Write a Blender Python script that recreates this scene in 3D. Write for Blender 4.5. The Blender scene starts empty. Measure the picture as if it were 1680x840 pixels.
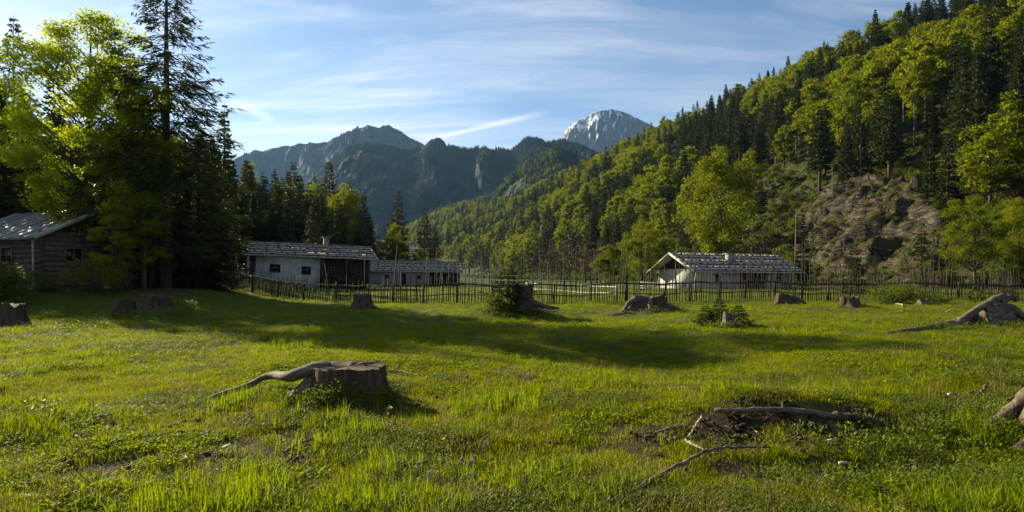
import bpy, math, random
import numpy as np
from mathutils import Vector, Matrix
R = math.radians
C = bpy.context.scene.collection
SC = bpy.context.scene
F = 1095.0; HZ = 452.0; EYE = 1.6

# ------------------------------------------------------------------ camera, world, sun, exposure
cam_d = bpy.data.cameras.new('camera'); cam = bpy.data.objects.new('camera', cam_d); C.objects.link(cam)
cam.location = (0, 0, EYE); cam.rotation_euler = (R(90), 0, 0)
cam_d.sensor_width = 36; cam_d.lens = 36 * F / 1680
cam_d.shift_y = (HZ - 420) / 1680
cam_d.clip_start = 0.05; cam_d.clip_end = 30000
SC.camera = cam
SC.view_settings.view_transform = 'Standard'
SC.view_settings.look = 'None'
SC.view_settings.gamma = 1
SC.view_settings.exposure = 1.36
SC.view_settings.use_curve_mapping = False
SUN_AZ, SUN_EL = 48.0, 24.0       # degrees left of the view axis (+Y), degrees above the horizon

def build_world():
    w = bpy.data.worlds.new("World"); SC.world = w; w.use_nodes = True
    nt = w.node_tree; nt.nodes.clear(); N = nt.nodes.new; L = nt.links.new
    out = N('ShaderNodeOutputWorld'); bg = N('ShaderNodeBackground'); bg.inputs[1].default_value = 0.050
    sky = N('ShaderNodeTexSky'); sky.sky_type = 'NISHITA'; sky.sun_disc = False
    sky.sun_elevation = R(SUN_EL); sky.sun_rotation = R(-SUN_AZ)
    sky.air_density = 1.0; sky.dust_density = 0.3; sky.ozone_density = 3.0; sky.altitude = 800
    tc = N('ShaderNodeTexCoord'); sep = N('ShaderNodeSeparateXYZ'); L(tc.outputs['Generated'], sep.inputs[0])
    def m(op, a, b=None, c=None, clamp=False):
        n = N('ShaderNodeMath'); n.operation = op; n.use_clamp = clamp
        for i, v in enumerate((a, b, c)):
            if v is None: continue
            if isinstance(v, (int, float)): n.inputs[i].default_value = v
            else: L(v, n.inputs[i])
        return n.outputs[0]
    zz = m('ADD', m('MAXIMUM', sep.outputs[2], 0.0), 0.16)
    cx = m('DIVIDE', sep.outputs[0], zz); cy = m('DIVIDE', sep.outputs[1], zz)
    cmb = N('ShaderNodeCombineXYZ'); L(cx, cmb.inputs[0]); L(cy, cmb.inputs[1])
    mp = N('ShaderNodeMapping'); mp.inputs['Rotation'].default_value = (0, 0, R(24)); mp.inputs['Scale'].default_value = (0.55, 1.5, 1)
    L(cmb.outputs[0], mp.inputs[0])
    n1 = N('ShaderNodeTexNoise'); n1.inputs['Scale'].default_value = 0.9; n1.inputs['Detail'].default_value = 9
    n1.inputs['Roughness'].default_value = 0.58; n1.inputs['Distortion'].default_value = 0.7; L(mp.outputs[0], n1.inputs['Vector'])
    mp2 = N('ShaderNodeMapping'); mp2.inputs['Rotation'].default_value = (0, 0, R(12)); mp2.inputs['Scale'].default_value = (0.9, 5.5, 1)
    L(cmb.outputs[0], mp2.inputs[0])
    n2 = N('ShaderNodeTexNoise'); n2.inputs['Scale'].default_value = 1.3; n2.inputs['Detail'].default_value = 8
    n2.inputs['Roughness'].default_value = 0.6; n2.inputs['Distortion'].default_value = 1.2; L(mp2.outputs[0], n2.inputs['Vector'])
    f1 = m('MULTIPLY', m('SUBTRACT', n1.outputs[0], 0.42, clamp=True), 3.6, clamp=True)
    f2 = m('MULTIPLY', m('SUBTRACT', n2.outputs[0], 0.40, clamp=True), 3.0, clamp=True)
    cl = m('ADD', m('MULTIPLY', m('MULTIPLY', f1, f2), 0.70), m('MULTIPLY', f1, 0.28), clamp=True)
    # condensation trails: thin bands along a great circle
    def trail(a, b, width, amt, fadea, fadeb):
        va = Vector(((a[0]-840)/F, 1, (HZ-a[1])/F)).normalized(); vb = Vector(((b[0]-840)/F, 1, (HZ-b[1])/F)).normalized()
        nn = va.cross(vb).normalized(); mid = (va+vb).normalized(); t = nn.cross(mid).normalized()
        half = va.angle(vb)/2
        def dot(v):
            d = N('ShaderNodeVectorMath'); d.operation = 'DOT_PRODUCT'; L(tc.outputs['Generated'], d.inputs[0]); d.inputs[1].default_value = v
            return d.outputs['Value']
        wob = m('MULTIPLY', m('SUBTRACT', n2.outputs[0], 0.5), width*0.9)
        s = m('DIVIDE', dot(t), half)                    # -1 at a .. 1 at b
        tt = m('MULTIPLY', m('ADD', s, 1.0), 0.5, clamp=True)
        wd = m('ADD', m('MULTIPLY', tt, width*(fadeb-fadea)), width*fadea)
        d = m('DIVIDE', m('ABSOLUTE', m('ADD', dot(nn), wob)), wd)
        band = m('SUBTRACT', 1.0, d, clamp=True)
        e = m('MULTIPLY', m('SUBTRACT', 1.0, m('ABSOLUTE', s), clamp=True), 2.2, clamp=True)
        front = m('GREATER_THAN', sep.outputs[1], 0)
        return m('MULTIPLY', m('MULTIPLY', m('MULTIPLY', band, e), front), amt)
    # sign of t: make it run from a to b
    cl = m('ADD', cl, trail((690, 232), (905, 182), 0.0042, 0.6, 1.0, 1.6), clamp=True)
    cl = m('ADD', cl, trail((375, 166), (455, 198), 0.008, 0.28, 1.0, 1.2), clamp=True)
    fade = m('MULTIPLY', m('SUBTRACT', sep.outputs[2], 0.0), 6.0, clamp=True)
    cl = m('MULTIPLY', cl, m('ADD', m('MULTIPLY', fade, 0.7), 0.3))
    # cloud brightness grows towards the sun, as thin cirrus scatters forward
    sd = N('ShaderNodeVectorMath'); sd.operation = 'DOT_PRODUCT'; L(tc.outputs['Generated'], sd.inputs[0])
    sd.inputs[1].default_value = (-math.sin(R(SUN_AZ))*math.cos(R(SUN_EL)), math.cos(R(SUN_AZ))*math.cos(R(SUN_EL)), math.sin(R(SUN_EL)))
    fw = m('POWER', m('MAXIMUM', sd.outputs['Value'], 0.0), 5.0)
    cl = m('ADD', m('MULTIPLY', cl, 1.15), m('MULTIPLY', m('MULTIPLY', fw, m('ADD', m('MULTIPLY', n1.outputs[0], 0.9), 0.1)), 0.38), clamp=True)
    br = m('ADD', m('MULTIPLY', fw, 7.0), 6.0)
    ccol = N('ShaderNodeVectorMath'); ccol.operation = 'SCALE'; ccol.inputs[0].default_value = (1.0, 1.02, 1.1); L(br, ccol.inputs['Scale'])
    mix = N('ShaderNodeMix'); mix.data_type = 'RGBA'; L(cl, mix.inputs[0]); L(sky.outputs[0], mix.inputs[6]); L(ccol.outputs[0], mix.inputs[7])
    L(mix.outputs[2], bg.inputs[0]); L(bg.outputs[0], out.inputs[0])
build_world()
sun_d = bpy.data.lights.new('sun', 'SUN'); sun_d.energy = 5.0; sun_d.angle = R(0.5); sun_d.color = (1.0, 0.90, 0.60)
sun = bpy.data.objects.new('sun', sun_d); C.objects.link(sun)
SDIR = Vector((-math.sin(R(SUN_AZ))*math.cos(R(SUN_EL)), math.cos(R(SUN_AZ))*math.cos(R(SUN_EL)), math.sin(R(SUN_EL))))
sun.rotation_euler = SDIR.to_track_quat('Z', 'Y').to_euler(); sun.location = (-40, 30, 60)

# ------------------------------------------------------------------ numeric helpers
rng = np.random.default_rng(7)
def _hash(ix, iy, seed):
    h = (ix.astype(np.int64)*374761393 + iy.astype(np.int64)*668265263 + seed*974634777) & 0xffffffff
    h = ((h ^ (h >> 13))*1274126177) & 0xffffffff
    h = h ^ (h >> 16)
    return (h & 0xffffff)/float(0xffffff)
def vn(x, y, seed=0):
    x = np.asarray(x, float); y = np.asarray(y, float)
    ix = np.floor(x); iy = np.floor(y); fx = x-ix; fy = y-iy
    fx = fx*fx*fx*(fx*(fx*6-15)+10); fy = fy*fy*fy*(fy*(fy*6-15)+10)
    a = _hash(ix, iy, seed); b = _hash(ix+1, iy, seed); c = _hash(ix, iy+1, seed); d = _hash(ix+1, iy+1, seed)
    return (a*(1-fx)+b*fx)*(1-fy)+(c*(1-fx)+d*fx)*fy
def fbm(x, y, seed=0, o=4, g=0.5):                       # about -1..1
    s = 0; a = 1; t = 0
    for i in range(o):
        s = s + a*(vn(x*2**i+17.3*i, y*2**i-9.1*i, seed+i)*2-1); t += a; a *= g
    return s/t
def ridged(x, y, seed=0, o=5, g=0.55):                   # 0..1, sharp crests
    s = 0; a = 1; t = 0
    for i in range(o):
        s = s + a*(1-np.abs(vn(x*2**i+5.3*i, y*2**i+3.1*i, seed+i)*2-1)); t += a; a *= g
    return s/t
def ss(a, b, x):
    t = np.clip((np.asarray(x, float)-a)/(b-a), 0, 1); return t*t*(3-2*t)

# ------------------------------------------------------------------ terrain
def hill_st(x, y):                                       # s: distance up the right hill from its foot, t: along the foot
    return (x-51)*0.97+(y-100)*0.25, (x-51)*-0.25+(y-100)*0.97
def flat_at(px, py, D=None):
    D = D or EYE*F/(py-HZ)
    return ((px-840)/F*D, D)
BUMPS = []   # x, y, height, radius x, radius y
def bump(px, py, h, rx, ry=None):
    x, y = flat_at(px, py); BUMPS.append((x, y, h, rx, ry or rx))
bump(842, 512, 0.42, 1.5); bump(262, 520, 0.50, 1.9, 1.5); bump(1065, 508, 0.2, 1.2); bump(1190, 536, 0.15, 0.8)
bump(560, 650, 0.14, 0.95); bump(1640, 535, 0.28, 1.6); bump(1680, 700, 0.18, 0.8)
bump(1300, 690, 0.22, 1.3, 0.55); bump(1370, 770, -0.16, 0.9, 0.40); bump(1200, 722, -0.08, 0.35, 0.25); bump(1600, 665, 0.14, 0.8, 0.5); bump(60, 700, 0.10, 0.8); bump(300, 700, -0.05, 0.5, 0.3)
bump(960, 590, -0.22, 3.2, 1.8); bump(700, 600, 0.25, 2.2, 1.6); bump(1300, 560, 0.14, 3, 2.0); bump(1480, 610, 0.16, 2.5, 1.2)
def rockmask(x, y, z):                                  # the torn slope low on the right hill
    s, t = hill_st(x, y)
    a = (t-17-1.1*(s-17))/17.0; b_ = (s-17)/20.0
    q = 1.10-np.hypot(a, b_)+0.38*fbm(x/9, y/9, 63, 3)
    return ss(0.0, 0.30, q)
def ground(x, y, fine=True):
    x = np.asarray(x, float); y = np.asarray(y, float)
    d = np.hypot(x, y)
    z = 0.22*fbm(x/8.0, y/8.0, 11, 3)*ss(1, 9, d) + 0.11*fbm(x/2.1, y/2.1, 23, 3)
    if fine: z = z + 0.035*(ridged(x/0.75, y/0.75, 31, 3)-0.55)
    z = z*(1-0.5*ss(60, 120, d))
    for bx, by, h, rx, ry in BUMPS:
        z = z + h*np.exp(-((x-bx)/rx)**2-((y-by)/ry)**2)
    z = z + 0.95*ss(-11, -19, x+0.28*(y-34))*ss(29, 35.5, y)*(1-ss(60, 80, y)*0.2)      # bank the cabin stands on
    z = z + 0.55*ss(-16, -30, x)*ss(48, 66, y)
    s, t = hill_st(x, y)
    sp = np.maximum(s, 0)
    hz = 0.64*np.where(sp < 6, sp*sp/12, sp-3)
    cr = 112+6*fbm(t/60, t*0, 5, 3)
    hz = np.where(hz < cr-18, hz, cr-18+18*np.tanh((hz-cr+18)/18))
    hz = hz + (4.5*fbm(x/45, y/45, 41, 3)+2.4*(ridged((t+0.3*s)/26, s/80, 43, 3)-0.5)*2)*ss(8, 60, sp)
    rk = rockmask(x, y, 0)*ss(2, 8, s)
    q = s*0.75+t*0.5
    stp = q/6.5+0.7*fbm(t/8, s/8, 52, 2); fr = stp-np.floor(stp)
    hz = hz + rk*(4.2*(ss(0.0, 0.34, fr)-fr)*ss(0.35, 0.6, vn(t/9, s/6, 54))+4.2*(ridged(t/8.5, s/16, 57, 5)-0.55)+2.6*(ridged(t/3.2, s/4.6, 59, 5, .62)-0.5)+1.3*(ridged(x/1.5, y/1.5, 58, 3)-.5))
    z = z + hz
    lf = np.maximum(-40-x+0.04*(y-60), 0)*ss(45, 95, y)
    z = z + 60*np.tanh(0.36*lf/60)*(1+0.1*fbm(x/40, y/40, 77, 2))
    return z
def gz(x, y): return float(ground(x, y))
def at(px, py, lift=0.0):                                # the ground point seen at a photograph pixel
    lo, hi = 2.0, 400.0
    ds = np.concatenate([np.linspace(2, 60, 900), np.linspace(60, 400, 700)])
    x = (px-840)/F*ds; z = ground(x, ds); ray = EYE+(HZ-py)/F*ds
    k = np.argmax(ray-z-lift <= 0)
    D = float(ds[k]) if k > 0 else 60.0
    return Vector(((px-840)/F*D, D, gz((px-840)/F*D, D)))
def topx(px, D): return (px-840)/F*D
def zat(py, D): return EYE+(HZ-py)/F*D

# ------------------------------------------------------------------ materials
def nmat(name):
    m = bpy.data.materials.new(name); m.use_nodes = True
    nt = m.node_tree; b = nt.nodes['Principled BSDF']; return m, nt, nt.nodes.new, nt.links.new, b
def ramp(nt, fac, stops):
    r = nt.nodes.new('ShaderNodeValToRGB'); e = r.color_ramp.elements
    while len(e) < len(stops): e.new(0.5)
    for i, (p, c) in enumerate(stops): e[i].position = p; e[i].color = (*c, 1)
    nt.links.new(fac, r.inputs[0]); return r.outputs[0]
def noise(nt, scale, detail=6, rough=0.6, vec=None, dist=0, coord='Object', mapscale=None):
    n = nt.nodes.new('ShaderNodeTexNoise'); n.inputs['Scale'].default_value = scale; n.inputs['Detail'].default_value = detail
    n.inputs['Roughness'].default_value = rough; n.inputs['Distortion'].default_value = dist
    if vec is None:
        if coord == 'World': g = nt.nodes.new('ShaderNodeNewGeometry'); vec = g.outputs['Position']
        else: g = nt.nodes.new('ShaderNodeTexCoord'); vec = g.outputs[coord]
    if mapscale:
        mp = nt.nodes.new('ShaderNodeMapping'); mp.inputs['Scale'].default_value = mapscale; nt.links.new(vec, mp.inputs[0]); vec = mp.outputs[0]
    nt.links.new(vec, n.inputs['Vector']); return n.outputs[0]
def mixc(nt, fac, a, b, mode='MIX'):
    x = nt.nodes.new('ShaderNodeMix'); x.data_type = 'RGBA'; x.blend_type = mode
    for i, v in ((0, fac), (6, a), (7, b)):
        if isinstance(v, (int, float)): x.inputs[i].default_value = v
        elif isinstance(v, tuple): x.inputs[i].default_value = (*v, 1)
        else: nt.links.new(v, x.inputs[i])
    return x.outputs[2]
def mth(nt, op, a, b=0.0, clamp=False):
    n = nt.nodes.new('ShaderNodeMath'); n.operation = op; n.use_clamp = clamp
    for i, v in enumerate((a, b)):
        if isinstance(v, (int, float)): n.inputs[i].default_value = v
        else: nt.links.new(v, n.inputs[i])
    return n.outputs[0]
def bumpn(nt, b, h, strength=0.5, dist=0.05):
    n = nt.nodes.new('ShaderNodeBump'); n.inputs['Strength'].default_value = strength; n.inputs['Distance'].default_value = dist
    nt.links.new(h, n.inputs['Height']); nt.links.new(n.outputs[0], b.inputs['Normal'])
def attr(nt, name):
    a = nt.nodes.new('ShaderNodeAttribute'); a.attribute_name = name; return a.outputs['Fac']

def leaf_mat(name, c1, c2, tcol, trans=0.4, scale=0.25, spec=0.25, sere=None):
    m, nt, N, L, b = nmat(name)
    oi = N('ShaderNodeObjectInfo')
    n = noise(nt, scale, 3, 0.6, coord='World')
    f = mth(nt, 'ADD', mth(nt, 'MULTIPLY', oi.outputs['Random'], 0.7), mth(nt, 'MULTIPLY', mth(nt, 'SUBTRACT', n, 0.35), 1.0), clamp=True)
    col = mixc(nt, f, c1, c2)
    tcl = mixc(nt, f, tuple(v*0.75 for v in tcol), tcol)
    if sere:
        q = mth(nt, 'MULTIPLY', mth(nt, 'SUBTRACT', noise(nt, 1.1, 6, .72, coord='World'), .50), 5.5, True); q = mth(nt, 'MULTIPLY', q, .62)
        col = mixc(nt, q, col, sere); tcl = mixc(nt, q, tcl, tuple(v*1.5 for v in sere))
    L(col, b.inputs['Base Color']); b.inputs['Roughness'].default_value = 0.55; b.inputs['Specular IOR Level'].default_value = min(spec, 0.09)
    tr = N('ShaderNodeBsdfTranslucent'); L(tcl, tr.inputs[0])
    mx = N('ShaderNodeMixShader'); mx.inputs[0].default_value = trans
    L(b.outputs[0], mx.inputs[1]); L(tr.outputs[0], mx.inputs[2])
    L(mx.outputs[0], nt.nodes['Material Output'].inputs[0]); return m
def simple_mat(name, c1, c2, scale=6, rough=0.85, bump_s=0.3, bd=0.02, mapscale=None, spec=0.3, rnd=0.0):
    m, nt, N, L, b = nmat(name)
    n = noise(nt, scale, 7, 0.62, mapscale=mapscale)
    col = ramp(nt, n, [(0.32, c1), (0.68, c2)])
    if rnd:
        col = mixc(nt, mth(nt, 'MULTIPLY', attr(nt, 'rnd'), rnd), col, tuple(v*0.45 for v in c1))
    L(col, b.inputs['Base Color']); b.inputs['Roughness'].default_value = rough; b.inputs['Specular IOR Level'].default_value = spec
    if bump_s: bumpn(nt, b, n, bump_s, bd)
    return m
M = {}
M['spruce'] = leaf_mat('spruce_needles', (0.012, 0.024, 0.008), (0.040, 0.054, 0.012), (0.07, 0.09, 0.012), 0.18)
M['larch'] = leaf_mat('young_needles', (0.05, 0.085, 0.015), (0.085, 0.12, 0.018), (0.14, 0.2, 0.02), 0.3)
M['beech'] = leaf_mat('fresh_leaves', (0.026, 0.056, 0.004), (0.155, 0.165, 0.004), (0.32, 0.35, 0.004), 0.38)
M['maple'] = leaf_mat('maple_leaves', (0.10, 0.13, 0.008), (0.15, 0.16, 0.008), (0.54, 0.62, 0.012), 0.58)
M['bush'] = leaf_mat('shrub_leaves', (0.06, 0.085, 0.014), (0.11, 0.125, 0.014), (0.2, 0.24, 0.015), 0.35, 2.0)
M['grass'] = leaf_mat('meadow_grass_blades', (0.060, 0.092, 0.002), (0.165, 0.175, 0.003), (0.36, 0.40, 0.002), 0.46, 0.5, 0.03, (0.12, 0.088, 0.012))
M['grass_fresh'] = leaf_mat('fresh_grass_blades', (0.065, 0.105, 0.002), (0.12, 0.155, 0.003), (0.32, 0.40, 0.003), 0.44, 0.5, 0.04)
M['dry'] = leaf_mat('dry_grass', (0.20, 0.16, 0.07), (0.28, 0.22, 0.10), (0.25, 0.19, 0.08), 0.3)
M['brown_leaf'] = leaf_mat('bare_twigs', (0.05, 0.035, 0.018), (0.09, 0.06, 0.03), (0.09, 0.06, 0.03), 0.2)
M['bark'] = simple_mat('tree_bark', (0.035, 0.026, 0.019), (0.095, 0.075, 0.058), 9, 0.9, 0.7, 0.03, (1, 1, 0.25))
M['pale_bark'] = simple_mat('pale_bark', (0.09, 0.08, 0.066), (0.20, 0.18, 0.15), 9, 0.9, 0.5, 0.02, (1, 1, 0.3))
M['stump_bark'] = simple_mat('stump_bark', (0.022, 0.014, 0.009), (0.12, 0.078, 0.05), 14, 0.95, 1.0, 0.04, (1, 1, 0.22))
M['stump_cut'] = simple_mat('weathered_cut_wood', (0.022, 0.014, 0.009), (0.095, 0.065, 0.045), 11, 0.9, 0.8, 0.02)
M['root'] = simple_mat('weathered_root', (0.035, 0.024, 0.016), (0.19, 0.145, 0.11), 10, 0.85, 1.0, 0.03, (0.35, 1, 1))
M['branch'] = simple_mat('bleached_branch', (0.05, 0.034, 0.022), (0.24, 0.185, 0.135), 16, 0.85, 0.9, 0.015, (0.3, 1, 1))
M['pale_wood'] = simple_mat('splintered_wood', (0.28, 0.22, 0.15), (0.5, 0.42, 0.32), 14, 0.8, 0.5, 0.01)
M['fence'] = simple_mat('weathered_fence_wood', (0.03, 0.022, 0.016), (0.12, 0.09, 0.066), 12, 0.9, 0.6, 0.01, (1, 1, 0.2), rnd=0.7)
M['pale_fence'] = simple_mat('bleached_fence_wood', (0.35, 0.32, 0.28), (0.6, 0.57, 0.52), 8, 0.8, 0.3, 0.01)
M['log'] = simple_mat('dark_log_wall', (0.035, 0.028, 0.022), (0.13, 0.105, 0.08), 5, 0.9, 0.6, 0.02, (0.25, 1, 1))
M['board'] = simple_mat('dark_board_wall', (0.022, 0.015, 0.010), (0.075, 0.052, 0.035), 6, 0.9, 0.5, 0.02, (1, 1, 0.2), rnd=0.6)
M['plaster'] = simple_mat('limewashed_wall', (0.34, 0.33, 0.29), (0.68, 0.67, 0.62), 1.3, 0.95, 0.3, 0.02)
M['stone_wall'] = simple_mat('rough_stone_wall', (0.16, 0.15, 0.135), (0.38, 0.36, 0.32), 3.0, 0.95, 0.8, 0.05)
M['shingle'] = simple_mat('weathered_shingles', (0.38, 0.33, 0.27), (0.58, 0.52, 0.44), 5, 0.75, 0.5, 0.02, (1, 0.3, 1), rnd=0.28)
M['felt'] = simple_mat('grey_roof_sheet', (0.09, 0.088, 0.08), (0.17, 0.165, 0.155), 2.5, 0.55, 0.3, 0.02, spec=0.5)
M['stone'] = simple_mat('roof_stone', (0.03, 0.026, 0.022), (0.10, 0.085, 0.07), 9, 0.95, 0.6, 0.03)
M['batten'] = simple_mat('roof_pole_wood', (0.04, 0.03, 0.022), (0.11, 0.085, 0.06), 9, 0.9, 0.4, 0.01)
M['chimney'] = simple_mat('chimney_masonry', (0.16, 0.15, 0.14), (0.33, 0.31, 0.28), 4, 0.95, 0.5, 0.02)
M['dark_chimney'] = simple_mat('dark_brick', (0.03, 0.026, 0.024), (0.075, 0.062, 0.055), 6, 0.95, 0.5, 0.02)
M['frame'] = simple_mat('window_frame_wood', (0.09, 0.055, 0.035), (0.16, 0.10, 0.07), 9, 0.8, 0.2, 0.01)
M['concrete'] = simple_mat('concrete_footing', (0.33, 0.34, 0.34), (0.5, 0.51, 0.5), 4, 0.95, 0.3, 0.02)
M['yellow'] = simple_mat('dandelion_petals', (0.72, 0.46, 0.01), (0.85, 0.6, 0.02), 30, 0.7, 0, 0)
M['purple'] = simple_mat('bugle_petals', (0.14, 0.10, 0.24), (0.28, 0.22, 0.38), 30, 0.7, 0, 0)
M['stalk'] = simple_mat('flower_stalk', (0.07, 0.12, 0.02), (0.1, 0.15, 0.03), 30, 0.7, 0, 0)
m, nt, N, L, b = nmat('dark_window_pane'); b.inputs['Base Color'].default_value = (0.012, 0.014, 0.016, 1); b.inputs['Roughness'].default_value = 0.12; M['pane'] = m

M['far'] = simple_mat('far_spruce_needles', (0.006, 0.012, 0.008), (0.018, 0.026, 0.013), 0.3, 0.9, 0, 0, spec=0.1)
def meadow_mat():
    m, nt, N, L, b = nmat('meadow_ground')
    n1 = noise(nt, 0.35, 5, 0.6, coord='World'); n2 = noise(nt, 9.0, 8, 0.7, coord='World')
    g = mixc(nt, n1, (0.030, 0.052, 0.006), (0.065, 0.08, 0.010))
    g = mixc(nt, mth(nt, 'MULTIPLY', mth(nt, 'SUBTRACT', n2, 0.35), 2.4, True), g, (0.085, 0.10, 0.013))
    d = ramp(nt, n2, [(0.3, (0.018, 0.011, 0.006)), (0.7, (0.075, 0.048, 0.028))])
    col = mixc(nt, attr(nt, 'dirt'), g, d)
    far = ramp(nt, noise(nt, 0.09, 8, 0.65, coord='World'), [(0.35, (0.018, 0.028, 0.008)), (0.65, (0.05, 0.055, 0.015))])
    col = mixc(nt, attr(nt, 'wild'), col, far)
    L(col, b.inputs['Base Color']); b.inputs['Roughness'].default_value = 0.95; b.inputs['Specular IOR Level'].default_value = 0.1
    bumpn(nt, b, n2, 0.8, 0.06); return m
def hill_mat():
    m, nt, N, L, b = nmat('hillside_ground')
    n1 = noise(nt, 0.12, 6, 0.62, coord='World'); n2 = noise(nt, 1.1, 9, 0.68, coord='World', dist=0.6)
    soil = ramp(nt, n2, [(0.3, (0.020, 0.016, 0.008)), (0.55, (0.05, 0.045, 0.014)), (0.75, (0.11, 0.09, 0.03))])
    grn = ramp(nt, n2, [(0.3, (0.02, 0.028, 0.007)), (0.7, (0.08, 0.085, 0.018))])
    base = mixc(nt, ramp(nt, n1, [(0.42, (0, 0, 0)), (0.6, (1, 1, 1))]), soil, grn)
    # rock: layered, tilted beds
    geo = N('ShaderNodeNewGeometry'); mp = N('ShaderNodeMapping'); mp.inputs['Rotation'].default_value = (R(12), R(38), R(10)); mp.inputs['Scale'].default_value = (0.28, 0.28, 0.95)
    L(geo.outputs['Position'], mp.inputs[0])
    nb = noise(nt, 1.0, 8, 0.7, vec=mp.outputs[0], dist=1.2)
    rock = ramp(nt, nb, [(0.34, (0.025, 0.018, 0.013)), (0.5, (0.07, 0.054, 0.039)), (0.62, (0.16, 0.128, 0.097)), (0.75, (0.065, 0.05, 0.036))])
    vo = N('ShaderNodeTexVoronoi'); vo.feature = 'DISTANCE_TO_EDGE'; vo.inputs['Scale'].default_value = 0.9; L(mp.outputs[0], vo.inputs['Vector'])
    crk = mth(nt, 'MULTIPLY', vo.outputs['Distance'], 22.0, True); rock = mixc(nt, crk, (0.02, 0.015, 0.011), rock)
    dryg = ramp(nt, n2, [(0.36, (0.022, 0.024, 0.007)), (0.66, (0.095, 0.085, 0.024))])
    sepn = N('ShaderNodeSeparateXYZ'); L(geo.outputs['Normal'], sepn.inputs[0])
    steep = mth(nt, 'ADD', mth(nt, 'MULTIPLY', mth(nt, 'SUBTRACT', 0.74, sepn.outputs[2]), 5.0), mth(nt, 'MULTIPLY', mth(nt, 'SUBTRACT', nb, 0.50), 5.0), True)
    face = mixc(nt, steep, dryg, rock)
    col = mixc(nt, attr(nt, 'rock'), base, face)
    L(col, b.inputs['Base Color']); b.inputs['Roughness'].default_value = 0.95; b.inputs['Specular IOR Level'].default_value = 0.15
    h = mth(nt, 'ADD', mth(nt, 'ADD', n2, mth(nt, 'MULTIPLY', crk, 0.5)), mth(nt, 'MULTIPLY', nb, 1.2)); bumpn(nt, b, h, 1.0, 0.6); return m
def mount_mat(name, forest1, forest2, rock1, rock2, steep0, sc, snow=None, rockbias=0.0):
    m, nt, N, L, b = nmat(name)
    geo = N('ShaderNodeNewGeometry'); sepn = N('ShaderNodeSeparateXYZ'); L(geo.outputs['Normal'], sepn.inputs[0])
    sepp = N('ShaderNodeSeparateXYZ'); L(geo.outputs['Position'], sepp.inputs[0])
    n1 = noise(nt, sc, 10, 0.7, coord='World', mapscale=(1, 1, 0.5)); n2 = noise(nt, sc*0.2, 5, 0.6, coord='World')
    fo = ramp(nt, n1, [(0.35, forest1), (0.68, forest2)])
    ro = ramp(nt, n1, [(0.35, rock1), (0.62, rock2)])
    f = mth(nt, 'ADD', mth(nt, 'MULTIPLY', mth(nt, 'SUBTRACT', steep0, sepn.outputs[2]), 4.0), mth(nt, 'ADD', mth(nt, 'MULTIPLY', mth(nt, 'SUBTRACT', n2, 0.5), 3.0), rockbias), True)
    col = mixc(nt, f, fo, ro)
    if snow:
        z0, z1, thr = snow
        hf = mth(nt, 'MULTIPLY', mth(nt, 'SUBTRACT', sepp.outputs[2], z0), 1.0/(z1-z0), True)
        ns = noise(nt, sc*2.2, 10, 0.8, coord='World', mapscale=(1.0, 0.5, 0.45), dist=0.5)
        lft = mth(nt, 'MULTIPLY', sepn.outputs[0], -0.12)
        sf = mth(nt, 'MULTIPLY', mth(nt, 'SUBTRACT', mth(nt, 'ADD', mth(nt, 'ADD', ns, lft), mth(nt, 'MULTIPLY', mth(nt, 'SUBTRACT', hf, 0.5), 0.30)), thr), 16.0, True)
        sf = mth(nt, 'MULTIPLY', sf, ramp(nt, hf, [(0.05, (0, 0, 0)), (0.3, (1, 1, 1))]))
        col = mixc(nt, sf, col, (0.85, 0.87, 0.9))
    L(col, b.inputs['Base Color']); b.inputs['Roughness'].default_value = 0.95; b.inputs['Specular IOR Level'].default_value = 0.1
    bumpn(nt, b, n1, 1.0, 6.0/ (sc*100)); return m

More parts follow.
